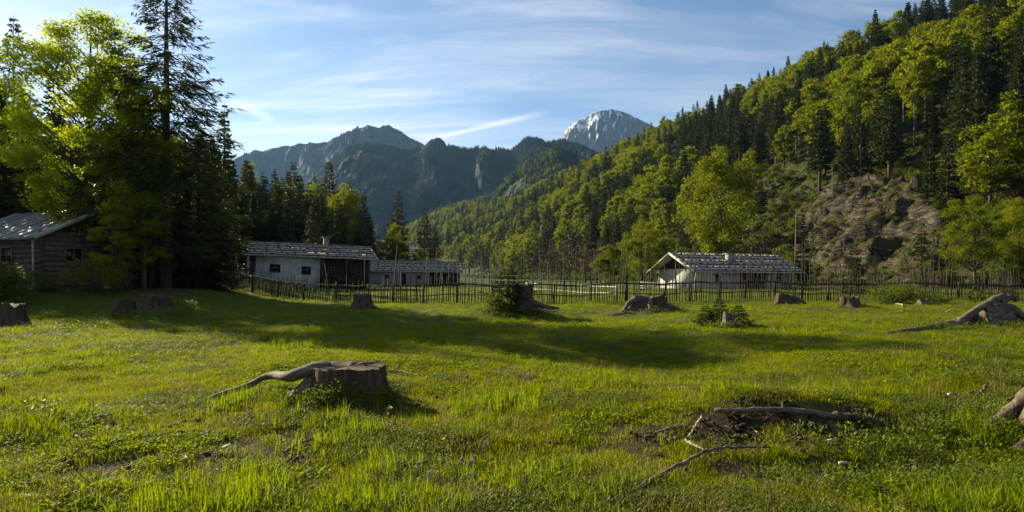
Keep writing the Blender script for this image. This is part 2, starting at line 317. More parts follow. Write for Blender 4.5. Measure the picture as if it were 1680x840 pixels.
# ------------------------------------------------------------------ mesh helpers
class MB:
    def __init__(s): s.v = []; s.n = 0; s.f = []; s.rnd = []
    def add(s, v, faces, mat=0, rnd=None):
        v = np.asarray(v, float).reshape(-1, 3)
        for fa in (faces if isinstance(faces, list) else [faces]):
            s.f.append((np.asarray(fa, np.int64)+s.n, mat))
        s.v.append(v); s.n += len(v); s.rnd.append(np.full(len(v), random.random() if rnd is None else rnd)); return s
    def box(s, c, size, rot=None, mat=0, jit=0.0, taper=1.0):
        x, y, z = [q/2 for q in size]
        v = np.array([(-x, -y, -z), (x, -y, -z), (x, y, -z), (-x, y, -z), (-x*taper, -y*taper, z), (x*taper, -y*taper, z), (x*taper, y*taper, z), (-x*taper, y*taper, z)])
        if jit: v = v+np.array([[random.uniform(-jit, jit) for _ in range(3)] for _ in range(8)])
        if rot is not None: v = v@np.array(rot).T
        s.add(v+np.array(c), np.array([(0, 3, 2, 1), (4, 5, 6, 7), (0, 1, 5, 4), (1, 2, 6, 5), (2, 3, 7, 6), (3, 0, 4, 7)]), mat); return s
    def tube(s, pts, rad, seg=6, mat=0, cap=True, squash=1.0, rough=0.0):
        P = np.asarray(pts, float); n = len(P); rad = np.broadcast_to(np.asarray(rad, float), (n,))
        T = np.gradient(P, axis=0); T /= np.linalg.norm(T, axis=1)[:, None]+1e-9
        up = np.array([0, 0, 1.0]) if abs(T[0][2]) < 0.9 else np.array([1.0, 0, 0])
        A = np.cross(T, up); A /= np.linalg.norm(A, axis=1)[:, None]+1e-9; B = np.cross(A, T)
        th = np.arange(seg)*2*np.pi/seg
        rr = rad[:, None]*(1+rough*rng.uniform(-1, 1, (n, seg)))
        V = P[:, None]+rr[..., None]*(np.cos(th)[None, :, None]*A[:, None]+squash*np.sin(th)[None, :, None]*B[:, None])
        i = np.arange(n-1)[:, None]*seg; j = np.arange(seg)[None]; k = (j+1) % seg
        q = np.stack([i+j, i+k, i+seg+k, i+seg+j], -1).reshape(-1, 4)
        fs = [q]
        if cap: fs += [np.arange(seg)[::-1][None], (np.arange(seg)+(n-1)*seg)[None]]
        s.add(V.reshape(-1, 3), fs, mat); return s
    def cards(s, P, D, Lw, W, mat=0, rr=None):
        n = len(P)
        D = D/(np.linalg.norm(D, axis=1)[:, None]+1e-9)
        Q = rng.normal(size=(n, 3)) if rr is None else rr
        S = np.cross(D, Q); S /= np.linalg.norm(S, axis=1)[:, None]+1e-9
        Lw = np.broadcast_to(Lw, (n,))[:, None]; W = np.broadcast_to(W, (n,))[:, None]
        V = np.stack([P, P+D*Lw*0.45-S*W/2, P+D*Lw, P+D*Lw*0.45+S*W/2], 1).reshape(-1, 3)
        s.add(V, np.arange(4*n).reshape(n, 4), mat); return s
    def mesh(s, name, mats, smooth=False, rnd=False):
        V = np.concatenate(s.v); me = bpy.data.meshes.new(name)
        lt = []; lv = []; mi = []
        for fa, mt in s.f:
            lt.append(np.full(len(fa), fa.shape[1])); lv.append(fa.ravel()); mi.append(np.full(len(fa), mt))
        lt = np.concatenate(lt); lv = np.concatenate(lv); mi = np.concatenate(mi)
        me.vertices.add(len(V)); me.vertices.foreach_set('co', V.ravel())
        me.loops.add(len(lv)); me.loops.foreach_set('vertex_index', lv.astype(np.int32))
        me.polygons.add(len(lt)); st = np.concatenate([[0], np.cumsum(lt)[:-1]])
        me.polygons.foreach_set('loop_start', st.astype(np.int32)); me.polygons.foreach_set('material_index', mi.astype(np.int32))
        if smooth: me.polygons.foreach_set('use_smooth', np.ones(len(lt), bool))
        me.update(calc_edges=True)
        if rnd:
            a = me.attributes.new('rnd', 'FLOAT', 'POINT'); a.data.foreach_set('value', np.concatenate(s.rnd).astype(np.float32))
        for m_ in (mats if isinstance(mats, (list, tuple)) else [mats]): me.materials.append(m_)
        return me
    def build(s, name, mats, parent=None, smooth=False, rnd=False, loc=None):
        return link(name, s.mesh(name, mats, smooth, rnd), parent, loc)
def link(name, data, parent=None, loc=None, rotz=0, scale=None):
    o = bpy.data.objects.new(name, data); C.objects.link(o)
    if parent: o.parent = parent
    if loc is not None: o.location = loc
    if rotz: o.rotation_euler = (0, 0, rotz)
    if scale is not None: o.scale = scale if isinstance(scale, (tuple, list)) else (scale,)*3
    return o
def tag(o, label=None, cat=None, group=None, kind=None):
    if label: o['label'] = label
    if cat: o['category'] = cat
    if group: o['group'] = group
    if kind: o['kind'] = kind
    return o
def thing(name, label, cat, loc=(0, 0, 0), rotz=0, group=None):
    o = link(name, None, None, loc, rotz); o.empty_display_size = 0.3; return tag(o, label, cat, group)
def grid(name, X, Y, Z, mat, attrs=None, smooth=True):
    ny, nx = X.shape; V = np.stack([X, Y, Z], -1).reshape(-1, 3)
    i = (np.arange(ny-1)[:, None]*nx+np.arange(nx-1)[None]).reshape(-1)
    q = np.stack([i, i+1, i+nx+1, i+nx], -1)
    mb = MB(); mb.add(V, q); o = mb.build(name, mat, smooth=smooth)
    for k, v in (attrs or {}).items():
        a = o.data.attributes.new(k, 'FLOAT', 'POINT'); a.data.foreach_set('value', v.ravel().astype(np.float32))
    return o

# ------------------------------------------------------------------ ground, hills, mountains
DIRT = []   # x, y, rx, ry, strength
def dirt(px, py, wpx, dy, st=1.0):
    x, y = flat_at(px, py); DIRT.append((x, y, wpx/F*y/2, dy, st))
dirt(1195, 716, 230, 0.50, 1.1); dirt(1350, 703, 300, 0.26, 1.0); dirt(1420, 760, 300, 0.45, 0.5); dirt(600, 668, 200, 0.35, 0.8)
dirt(60, 690, 200, 0.35, 0.4); dirt(90, 537, 60, 0.35, 1.0); dirt(330, 685, 100, 0.18, 0.7); dirt(855, 512, 110, 1.1, 0.8)
dirt(1600, 655, 160, 0.22, 0.85); dirt(1660, 700, 90, 0.2, 0.8); dirt(1190, 535, 60, 0.5, 0.7); dirt(1065, 508, 90, 0.8, 0.6); dirt(1560, 540, 190, 0.4, 0.6)
dirt(1330, 825, 420, 0.16, 0.45); dirt(820, 800, 120, 0.12, 0.5); dirt(270, 525, 60, 0.8, 0.8); dirt(130, 770, 150, 0.12, 0.4)
def dirt_mask(x, y):
    x = np.asarray(x, float); y = np.asarray(y, float); d = np.zeros_like(x)
    for bx, by, rx, ry, st in DIRT:
        d = np.maximum(d, st*1.5*np.exp(-((x-bx)/rx)**2-((y-by)/ry)**2))
    d = d*(0.55+0.9*vn(x/0.12, y/0.12, 88))
    d = np.maximum(d, 0.85*ss(0.645, 0.76, vn(x/1.1, y/1.1, 91)*0.7+vn(x/0.3, y/0.3, 92)*0.3)*(1-ss(9, 13, y)))
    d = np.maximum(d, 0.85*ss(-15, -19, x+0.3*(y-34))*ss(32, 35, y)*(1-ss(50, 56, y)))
    return np.clip(d, 0, 1)
def build_terrain():
    u = np.linspace(-300, 300, 620)*0.0255; xs = 5.5*np.sinh(u)
    v = np.linspace(0, 1, 640); ys = -18+0.0+ (np.exp(v*5.75)-1)*(5600/(np.exp(5.75)-1)) + 0
    X, Y = np.meshgrid(xs, ys); Z = ground(X, Y, False)
    s, t = hill_st(X, Y)
    Z = Z-4.0*ss(0, 14, s)*(t > -70)*(t < 1500)
    wild = np.maximum(ss(-2, 3, s), ss(-38, -46, X)*ss(60, 75, Y)); wild = np.maximum(wild, ss(150, 200, Y))
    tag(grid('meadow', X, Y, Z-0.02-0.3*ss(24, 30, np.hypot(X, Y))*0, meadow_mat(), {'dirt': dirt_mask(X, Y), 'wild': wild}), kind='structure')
    ts = np.concatenate([np.arange(-150, -45, 3.0), np.arange(-45, 80, 0.5), np.arange(80, 200, 2.5), np.arange(200, 1500, 7.0)])
    sv = np.concatenate([np.arange(-4, 55, 0.5), np.arange(55, 200, 2.5), np.arange(200, 420, 12)])
    T, S = np.meshgrid(ts, sv)
    HX = 51+S*0.97-T*0.25; HY = 100+S*0.25+T*0.97
    nrm = 0.97**2+0.25**2; HX = 51+(S*0.97-T*0.25)/nrm; HY = 100+(S*0.25+T*0.97)/nrm
    HZz = ground(HX, HY, False)-0.35*(1-ss(0, 6, S))
    rk = rockmask(HX, HY, HZz)*ss(0, 5, S)
    rk = np.maximum(rk, 0.55*ss(-60, -40, T)*(1-ss(150, 200, T))*ss(0.58, 0.72, vn(HX/14, HY/14, 66))*ss(2, 8, S))
    tag(grid('hillside', HX, HY, HZz, hill_mat(), {'rock': rk}), kind='structure')
build_terrain()

def ridge(name, pts, D0, front, back, amp, seed, mat, nx=620, wing=150, sc=1.0, jag=0.0):
    px = np.linspace(pts[0][0]-wing, pts[-1][0]+wing, nx)
    cy = np.interp(px, [p[0] for p in pts], [p[1] for p in pts])
    w = np.clip(np.minimum(px-px[0], px[-1]-px)/wing, 0, 1)
    crest = ((HZ-cy)/F*D0+EYE)*ss(0, 1, w)
    t = np.concatenate([-np.linspace(1, 0, 130)**1.3, np.linspace(0, 1, 30)[1:]])
    Tt, PX = np.meshgrid(t, px, indexing='ij'); CR = np.broadcast_to(crest, Tt.shape)
    D = D0+np.where(Tt < 0, Tt*front, Tt*back)
    X = (PX-840)/F*D0*(1+0.55*(D/D0-1)); Y = D
    a = np.abs(Tt); prof = (1-a)**1.05
    wx = X+D0*0.03*fbm(X/(D0*0.06), Y/(D0*0.06), seed+21, 3); nz = (ridged(wx/(D0*0.085)/sc, Y/(D0*0.24)/sc, seed, 7, .66)**1.5-0.45)*amp*1.3+0.3*amp*(ridged(wx/(D0*0.018), Y/(D0*0.03), seed+9, 4, .6)-.5)
    env = np.clip(a*4.5, 0, 1)*(0.35+0.65*(1-a))
    Z = CR*prof+nz*env*CR.max()
    jg = jag*CR.max()*fbm(X/(D0*0.008), Y/(D0*0.05), seed+5, 4)*np.exp(-a*8)
    Z = Z+jg-5
    # horizontal displacement gives buttresses their steepness
    Y = Y+amp*0.5*front*0.4*fbm(X/(D0*0.05), Z/(D0*0.05), seed+3, 4)*np.clip(a*3, 0, 1)
    o = grid(name, X, Y, Z, mat, smooth=False); return tag(o, kind='structure'), (X, Y, Z)
mA = mount_mat('far_rock_and_forest', (0.008, 0.013, 0.013), (0.02, 0.027, 0.025), (0.03, 0.032, 0.042), (0.075, 0.077, 0.09), 0.66, 0.012)
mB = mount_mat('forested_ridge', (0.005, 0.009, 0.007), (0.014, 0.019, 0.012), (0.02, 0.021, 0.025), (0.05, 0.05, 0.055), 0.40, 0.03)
mC = mount_mat('bare_summit_rock', (0.05, 0.05, 0.055), (0.12, 0.12, 0.125), (0.055, 0.055, 0.06), (0.17, 0.168, 0.168), 0.8, 0.012, snow=(520, 960, 0.645), rockbias=1.0)
mD = mount_mat('near_ridge_ground', (0.02, 0.03, 0.008), (0.06, 0.07, 0.018), (0.12, 0.11, 0.1), (0.22, 0.2, 0.18), 0.5, 0.05)
ridge('far_mountain', [(380, 262), (415, 250), (460, 238), (490, 234), (540, 232), (560, 222), (585, 209), (605, 203), (622, 207), (637, 204), (650, 209), (675, 224), (700, 238), (760, 262), (820, 290)], 3000, 900, 700, 0.34, 101, mA, jag=0.010)
ridge('summit_mountain', [(780, 300), (850, 262), (905, 236), (922, 222), (933, 207), (950, 196), (968, 187), (985, 181), (1002, 178), (1020, 181), (1045, 192), (1070, 204), (1095, 218), (1130, 245), (1200, 300)], 3900, 800, 800, 0.17, 131, mC, wing=100, jag=0.006, sc=0.5)
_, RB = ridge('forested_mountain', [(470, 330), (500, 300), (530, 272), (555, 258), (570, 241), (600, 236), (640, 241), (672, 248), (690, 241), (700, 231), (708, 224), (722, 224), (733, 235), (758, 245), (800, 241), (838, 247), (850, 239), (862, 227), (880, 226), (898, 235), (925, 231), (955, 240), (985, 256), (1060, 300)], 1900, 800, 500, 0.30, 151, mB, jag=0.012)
_, RD = ridge('near_ridge', [(800, 330), (835, 292), (862, 270), (890, 256), (908, 246), (930, 247), (950, 256), (985, 268), (1040, 275), (1120, 290)], 1180, 330, 300, 0.12, 171, mD, wing=120)

# ------------------------------------------------------------------ tree meshes
def spruce_parts(h, r, seed, whorls=30, per=5, twigs=10, sub=3, base=0.08, w=0.07, sparse=0.0, skirt=1.0):
    global rng
    rng = np.random.default_rng(seed); rd = random.Random(seed)
    tr = MB(); zs = np.linspace(0, h, 9)
    bx = np.cumsum(rng.normal(0, 0.004*h, 9))*0.3; by = np.cumsum(rng.normal(0, 0.004*h, 9))*0.3
    tr.tube(np.stack([bx, by, zs], 1), np.maximum(0.017*h*(1-zs/h)**0.8, 0.012), 7)
    cr = MB(); P = []; D = []; LL = []; WW = []
    for k in range(whorls):
        u = (k+rd.uniform(-.3, .3))/whorls; u = min(max(u, 0), 0.985); z = h*(base+(1-base)*u)
        if rd.random() < sparse*0.4: continue
        rad = r*(min(1.0, 0.62+2.2*u)*skirt if u < 0.17 else 1.0)*(1-u)**0.88+0.03*r
        a0 = rd.uniform(0, 6.28)
        for j in range(per):
            if rd.random() < sparse: continue
            a = a0+j*6.283/per+rd.uniform(-.35, .35); Lb = rad*rd.uniform(0.68, 1.14)
            droop = (0.55-0.75*u)+rd.uniform(-.1, .1)
            n = 6; q = np.linspace(0, 1, n); dx = q*Lb; dz = -droop*Lb*q*(1-0.55*q)+0.10*Lb*q**3
            pts = np.stack([np.cos(a)*dx+np.interp(z, zs, bx), np.sin(a)*dx+np.interp(z, zs, by), z+dz], 1)
            if Lb > 0.25*r: cr.tube(pts[:5], np.linspace(0.012+0.008*Lb, 0.005, 5), 3, 1, cap=False)
            nt_ = max(3, int(twigs*Lb/r+2))
            qq = rng.uniform(0.12, 1.0, nt_)**0.85
            base_p = np.stack([np.interp(qq, q, pts[:, i]) for i in range(3)], 1)
            side = np.where(rng.random(nt_) < 0.5, 1, -1)
            ang = a+side*rng.uniform(0.35, 1.15, nt_); tl = Lb*0.42*(1.08-qq)*rng.uniform(0.6, 1.2, nt_)+0.09*h/20+0.10
            dr = -rng.uniform(0.15, 0.75, nt_)
            tdir = np.stack([np.cos(ang), np.sin(ang), dr], 1)
            for c in range(sub):
                f0 = c/sub
                P.append(base_p+tdir*(tl*f0)[:, None]*0.8+rng.normal(0, 0.02*h/20, (nt_, 3))); dd = tdir+rng.normal(0, 0.28, (nt_, 3)); D.append(dd)
                LL.append(tl*(0.62 if sub > 1 else 1.1)+0.05); WW.append(np.full(nt_, w)*rng.uniform(0.7, 1.4, nt_))
            # axis needles
            m_ = 4; qa = rng.uniform(0.2, 1, m_); P.append(np.stack([np.interp(qa, q, pts[:, i]) for i in range(3)], 1))
            D.append(np.stack([np.full(m_, np.cos(a)), np.full(m_, np.sin(a)), rng.uniform(-.5, .2, m_)], 1)+rng.normal(0, .15, (m_, 3))); LL.append(np.full(m_, 0.2*Lb+0.08)); WW.append(np.full(m_, w*1.1))
    cr.cards(np.concatenate(P), np.concatenate(D), np.concatenate(LL), np.concatenate(WW))
    return tr, cr
def leafy_parts(h, rx, seed, clumps=60, per=120, leaf=0.3, base=0.3, shape=1.0, limbs=9, spread=0.30, fork=False, trunk=0.02, top=0.0):
    global rng
    rng = np.random.default_rng(seed); rd = random.Random(seed)
    tr = MB(); cr = MB()
    zs = np.linspace(0, h*0.93, 10); sway = np.cumsum(rng.normal(0, 0.012*h, (10, 2)), 0)*0.35; sway[0] = 0
    ax = np.stack([sway[:, 0], sway[:, 1], zs], 1)
    tr.tube(ax, np.maximum(trunk*h*(1-zs/h)**0.9, 0.015), 7)
    zc = h*(base+(1-base)*0.5); hz_ = h*(1-base)*0.5
    # clump centres, biased outwards
    cs = []
    while len(cs) < clumps:
        p = rng.uniform(-1, 1, 3); q = np.linalg.norm(p)
        if q > 1 or q < 0.35*rd.random()*1.6: continue
        wz = 1.0-top*max(p[2], 0)
        cs.append((p[0]*rx*wz, p[1]*rx*wz, zc+p[2]*hz_))
    cs = np.array(cs)*np.array([1, 1, 1])+rng.normal(0, 0.03*h, (clumps, 3))*np.array([1, 1, 0.5])
    cs[:, 2] = np.clip(cs[:, 2], h*base*0.9, h)
    cs[0] = (ax[-1][0], ax[-1][1], h*0.97)
    for c in cs:
        zb = max(h*0.12, min(h*0.88, c[2]-0.55*math.hypot(c[0], c[1])-0.04*h)); b0 = np.array([np.interp(zb, zs, ax[:, 0]), np.interp(zb, zs, ax[:, 1]), zb])
        n = 5; q = np.linspace(0, 1, n)[:, None]; mid = (b0+c)/2+np.array([0, 0, -0.04*h])*0.5+rng.normal(0, 0.02*h, 3)
        pts = b0*(1-q)**2+2*mid*q*(1-q)+c*q**2
        tr.tube(pts, np.linspace(trunk*h*0.32*(1-zb/h)+0.012, 0.006+0.0006*h, n), 4, cap=False)
    P = []; 
    for c in cs:
        n = int(per*rd.uniform(0.55, 1.45)); s_ = spread*rx*rd.uniform(0.65, 1.3)
        d = rng.normal(size=(n, 3)); d /= np.linalg.norm(d, axis=1)[:, None]; rr = rng.random(n)**0.45
        p = c+d*rr[:, None]*s_*np.array([1.1, 1.1, 0.68]); p[:, 2] -= 0.08*((p[:, 0]-c[0])**2+(p[:, 1]-c[1])**2)/s_
        P.append(p)
    P = np.concatenate(P); n = len(P)
    D = rng.normal(size=(n, 3))*np.array([1, 1, 0.45])+np.array([0, 0, -0.25]); up = rng.normal(0, 0.55, (n, 3))+np.array([0, 0, 1.0])
    lf = leaf*rng.uniform(0.6, 1.3, n); cr.cards(P, D, lf, lf*0.8, rr=up)
    return tr, cr
def tree_meshes(kind, name, mats, *a, **k):
    tr, cr = (spruce_parts if kind == 's' else leafy_parts)(*a, **k)
    return tr.mesh('trunk', M['bark']), cr.mesh('crown', mats)
def joint_mesh(kind, name, leafm, *a, bark='bark', **k):
    tr, cr = (spruce_parts if kind == 's' else leafy_parts)(*a, **k)
    mb = MB()
    mb.add(np.concatenate(tr.v), [f for f, _ in tr.f], 1) if False else None
    off = 0
    for f, m_ in tr.f: mb.f.append((f, 1))
    mb.v += tr.v; mb.n = tr.n; mb.rnd += tr.rnd
    for f, m_ in cr.f: mb.f.append((f+mb.n, m_))
    mb.v += cr.v; mb.rnd += cr.rnd; mb.n += cr.n
    return mb.mesh(name, [M[leafm], M[bark]])
def place_tree(name, label, meshes, h0, px, D, top, rot=0, wscale=1.0, group=None, sink=0.1):
    x = topx(px, D); z = gz(x, D)-sink; h = zat(top, D)-z; s = h/h0
    t = thing(name, label, 'tree', (x, D, z), rot, group); t.scale = (s*wscale, s*wscale, s)
    link('trunk', meshes[0], t); link('crown', meshes[1], t); return t

SPR, LEAF = [M['spruce'], M['bark']], [M['beech'], M['bark']]
# unit-like meshes (20 m spruces, 16 m broadleaves)
big_spruce = tree_meshes('s', 'big', SPR, 20, 5.9, 1, whorls=44, per=6, twigs=30, sub=5, base=0.10, w=0.06, sparse=0.10, skirt=0.8)
big_spruce2 = tree_meshes('s', 'big2', SPR, 20, 4.8, 2, whorls=46, per=7, twigs=28, sub=4, base=0.03, w=0.085, sparse=0.10)
mid_spruce = [tree_meshes('s', 'mid', SPR, 20, rr, 10+i, whorls=38, per=7, twigs=17, sub=3, base=0.03, w=0.17, sparse=sp) for i, (rr, sp) in enumerate([(4.2, 0.03), (3.3, 0.06), (4.8, 0.05)])]
young_spruce = tree_meshes('s', 'young', [M['spruce'], M['bark']], 4, 1.7, 21, whorls=16, per=7, twigs=16, sub=3, base=0.02, w=0.06)
larch = tree_meshes('s', 'larch', [M['larch'], M['bark']], 10, 2.3, 22, whorls=24, per=6, twigs=12, sub=3, base=0.05, w=0.10, sparse=0.12)
maple = tree_meshes('b', 'maple', [M['maple'], M['bark']], 16, 3.7, 31, clumps=150, per=330, leaf=0.155, base=0.16, spread=0.235)
maple2 = tree_meshes('b', 'maple2', [M['maple'], M['bark']], 14, 2.6, 32, clumps=60, per=200, leaf=0.20, base=0.22, spread=0.26)
beech = [tree_meshes('b', 'beech', LEAF, 14, rr, 41+i, clumps=cl_, per=320, leaf=0.21, base=bs, spread=0.27, top=tp) for i, (rr, cl_, bs, tp) in enumerate([(4.6, 80, 0.16, 0.3), (3.6, 60, 0.12, 0.5), (4.4, 60, 0.25, 0.1)])]
# hillside kinds
hs = [joint_mesh('s', 'spruce', 'spruce', 18, rr, 60+i, whorls=25, per=7, twigs=12, sub=2, base=bs, w=0.38, sparse=sp) for i, (rr, sp, bs) in enumerate([(3.3, 0.03, 0.10), (2.7, 0.08, 0.26), (3.9, 0.03, 0.06), (2.8, 0.12, 0.34), (3.4, 0.05, 0.15)])]
hb = [joint_mesh('b', 'broadleaf', 'beech', 14, rr, 70+i, clumps=cl_, per=105, leaf=0.46, base=bs, spread=0.30, top=tp) for i, (rr, cl_, bs, tp) in enumerate([(4.3, 46, 0.2, 0.2), (3.4, 40, 0.15, 0.4), (4.8, 52, 0.28, 0.1), (3.0, 34, 0.1, 0.5), (4.0, 44, 0.3, 0.3)])]
bare = [joint_mesh('b', 'bare_tree', 'brown_leaf', 10, 2.6, 80+i, clumps=40, per=22, leaf=0.4, base=0.2, spread=0.3) for i in range(2)]
deadm = []
for i in range(2):
    random.seed(90+i); mb = MB(); pts = [(0, 0, 0), (0.05, 0, 4), (0.1, 0.05, 8), (0.2, 0.1, 11)]
    mb.tube(pts, [0.16, 0.13, 0.08, 0.03], 5)
    for k in range(14):
        z = random.uniform(4, 10.5); a = random.uniform(0, 6.28); l = random.uniform(.5, 1.4)*(1.2-z/12)
        mb.tube([(0.1, 0, z), (0.1+math.cos(a)*l, math.sin(a)*l, z-0.1*l)], [0.03, 0.01], 3)
    deadm.append(mb.mesh('dead_trunk', M['pale_bark']))

# ------------------------------------------------------------------ scattering (geometry nodes), for what nobody could count
def scatter(name, pos, rot, scl, pid, protos):
    me = bpy.data.meshes.new(name); me.vertices.add(len(pos)); me.vertices.foreach_set('co', np.asarray(pos, np.float32).ravel())
    a = me.attributes.new('rot', 'FLOAT_VECTOR', 'POINT'); a.data.foreach_set('vector', np.asarray(rot, np.float32).ravel())
    a = me.attributes.new('scl', 'FLOAT_VECTOR', 'POINT'); sc_ = np.asarray(scl, np.float32)
    if sc_.ndim == 1: sc_ = np.repeat(sc_[:, None], 3, 1)
    a.data.foreach_set('vector', sc_.ravel())
    a = me.attributes.new('pid', 'INT', 'POINT'); a.data.foreach_set('value', np.asarray(pid, np.int32))
    col = bpy.data.collections.new(name+'_sources')
    for i, p in enumerate(protos):
        o = bpy.data.objects.new('%s_source_%02d' % (name, i), p); col.objects.link(o)
    ng = bpy.data.node_groups.new(name, 'GeometryNodeTree')
    ng.interface.new_socket('Geometry', in_out='INPUT', socket_type='NodeSocketGeometry')
    ng.interface.new_socket('Geometry', in_out='OUTPUT', socket_type='NodeSocketGeometry')
    N = ng.nodes.new; L = ng.links.new
    gi = N('NodeGroupInput'); go = N('NodeGroupOutput'); ip = N('GeometryNodeInstanceOnPoints'); ci = N('GeometryNodeCollectionInfo')
    ci.inputs['Collection'].default_value = col; ci.inputs['Separate Children'].default_value = True; ci.inputs['Reset Children'].default_value = True
    def na(n_, t):
        q = N('GeometryNodeInputNamedAttribute'); q.data_type = t; q.inputs['Name'].default_value = n_; return q.outputs['Attribute']
    L(gi.outputs[0], ip.inputs['Points']); L(ci.outputs[0], ip.inputs['Instance']); ip.inputs['Pick Instance'].default_value = True
    L(na('pid', 'INT'), ip.inputs['Instance Index']); L(na('rot', 'FLOAT_VECTOR'), ip.inputs['Rotation']); L(na('scl', 'FLOAT_VECTOR'), ip.inputs['Scale'])
    L(ip.outputs[0], go.inputs[0])
    o = link(name, me); md = o.modifiers.new('scatter', 'NODES'); md.node_group = ng
    return o

# ------------------------------------------------------------------ right hillside forest
def hillside_forest():
    rg = np.random.default_rng(5)
    T = rg.uniform(-75, 1450, 60000); S = rg.uniform(1, 215, 60000)
    nrm = 0.97**2+0.25**2
    X = 51+(S*0.97-T*0.25)/nrm; Y = 100+(S*0.25+T*0.97)/nrm
    PX = 840+X/Y*F; ok = (PX < 1790) & (PX > 640) & (Y > 55)
    X, Y, S, T, PX = [q[ok] for q in (X, Y, S, T, PX)]
    # thin by a minimum distance
    keep = []; cell = {}
    for i in range(len(X)):
        d = 5.9 if S[i] > 45 else 6.2
        d *= 1+0.35*min(Y[i]/700, 1)
        k = (int(X[i]//7), int(Y[i]//7)); bad = False
        for a in (-1, 0, 1):
            for b_ in (-1, 0, 1):
                for j in cell.get((k[0]+a, k[1]+b_), ()):
                    if (X[i]-X[j])**2+(Y[i]-Y[j])**2 < d*d: bad = True; break
                if bad: break
            if bad: break
        if not bad: keep.append(i); cell.setdefault(k, []).append(i)
    X, Y, S, T, PX = [q[keep] for q in (X, Y, S, T, PX)]
    Z = ground(X, Y, False); PY = HZ-(Z-EYE)/Y*F
    rocky = (rockmask(X, Y, Z) > 0.22) & (rg.random(len(X)) < 0.90)
    open_ = (PX > 880) & (S < 50) & (vn(X/16, Y/16, 66) > 0.60) & (rg.random(len(X)) < 0.8)
    gap = (vn(X/22, Y/22, 166) > 0.74) & (PX > 900)
    hut = (X > 14) & (X < 42) & (Y > 70) & (Y < 95)
    ok = ~(rocky | open_ | gap | hut) & (S > 4)
    X, Y, S, T, PX, Z, PY = [q[ok] for q in (X, Y, S, T, PX, Z, PY)]
    n = len(X)
    mixn = vn(X/24, Y/24, 301)*0.75+vn(X/7, Y/7, 302)*0.25
    spr = mixn+0.10*(S > 150)+0.05*ss(1450, 1250, PX)*(S > 40)*(S < 130) > np.where(PX < 1120, 0.53, 0.465)
    H = np.where(spr, rg.uniform(11, 20, n), rg.uniform(10, 16.5, n))*(0.95+0.2*ss(0, 60, S))
    H = H*np.where(S > 165, 0.85, 1)
    app = H/Y; inside = (PX > -20) & (PX < 1700) & (PY < 520) & (PY-H/Y*F > -10)
    inside &= PY-H/Y*F > -200
    rot = rg.uniform(0, 6.28, n); pid = rg.integers(0, 5, n)
    def zone(px, s, y):
        v = 'on crest of' if s > 158 else 'high on' if s > 100 else 'halfway up' if s > 48 else 'low on' if s > 18 else 'at foot of'
        if px < 880: w = 'right hill near its far left end'
        elif px < 1060: w = 'right hill between rail fence and snowy summit'
        elif px < 1260: w = 'right hill above the gabled hut'
        elif px < 1470: w = 'right hill above the rock face'
        else: w = 'right hill near the right edge'
        return v, w
    lookS = 'dark pointed spruce'; lookB = 'yellow green broadleaf tree'
    rest = []
    for kind, sel in (('s', spr), ('b', ~spr)):
        idx = np.where(sel & inside)[0]; idx = idx[np.argsort(-app[idx])][:(165 if kind == 's' else 245)]
        pick = set(idx.tolist())
        for i in idx:
            v, w = zone(PX[i], S[i], Y[i]); look = lookS if kind == 's' else lookB
            me = (hs if kind == 's' else hb)[pid[i]]; sc_ = H[i]/(18 if kind == 's' else 14)
            o = link('spruce_tree' if kind == 's' else 'broadleaf_tree', me, None, (X[i], Y[i], Z[i]-0.4), rot[i], (sc_*rg.uniform(.85, 1.2),)*2+(sc_,))
            tag(o, '%s %s %s' % (look, v, w), 'tree', '%ss %s %s' % (look, v, w))
        rest.append(np.array([i for i in np.where(sel)[0] if i not in pick]))
    sc_s = H/18; sc_b = H/14
    for (r_, nm, protos, sc_) in ((rest[0], 'spruce_forest', hs, sc_s), (rest[1], 'broadleaf_forest', hb, sc_b)):
        ro = np.zeros((len(r_), 3)); ro[:, 2] = rot[r_]
        o = scatter(nm, np.stack([X[r_], Y[r_], Z[r_]-0.4], 1), ro, sc_[r_], pid[r_], protos)
        tag(o, 'far %s covering the upper and distant parts of the right hill' % ('dark spruces' if nm[0] == 's' else 'bright broadleaf trees'), 'forest', kind='stuff')
    # undergrowth on the hill
    n = 7000; T = rg.uniform(-60, 330, n)*rg.random(n)**0.3; S = rg.uniform(1, 110, n)*rg.random(n)**0.5
    X = 51+(S*0.97-T*0.25)/nrm; Y = 100+(S*0.25+T*0.97)/nrm
    rk = rockmask(X, Y, ground(X, Y, False))
    k = (Y > 50) & ((rk < 0.3) | (rg.random(n) < 0.85)); X, Y, rk = X[k], Y[k], rk[k]; n = len(X)
    ro = np.zeros((n, 3)); ro[:, 2] = rg.uniform(0, 6.28, n)
    sh = []
    for i in range(3):
        _, c = leafy_parts(1.6, 1.2, 200+i, clumps=14, per=34, leaf=0.24, base=0.05, spread=0.45); sh.append(c.mesh('shrub', [M['bush'], M['brown_leaf'], M['bush']][i]))
    o = scatter('undergrowth', np.stack([X, Y, ground(X, Y, False)-0.15], 1), ro, rg.uniform(0.35, 1.25, n)*np.where(rk > .3, .5, 1), rg.integers(0, 3, n), sh)
    tag(o, 'low shrubs and saplings growing between the trees of the right hill', 'undergrowth', kind='stuff')
    # bare trees at the foot and dead pale trunks
    for i, (px, D, hh) in enumerate([(905, 168, 11), (935, 160, 12), (960, 150, 10), (880, 185, 11), (985, 140, 9), (920, 150, 8), (1210, 120, 9), (1255, 112, 10)]):
        x = topx(px, D); o = link('bare_tree', bare[i % 2], None, (x, D, gz(x, D)-.2), i*1.3, hh/10)
        tag(o, 'leafless brown tree at the foot of the right hill behind the fence poles', 'tree', 'leafless brown trees at the foot of the right hill')
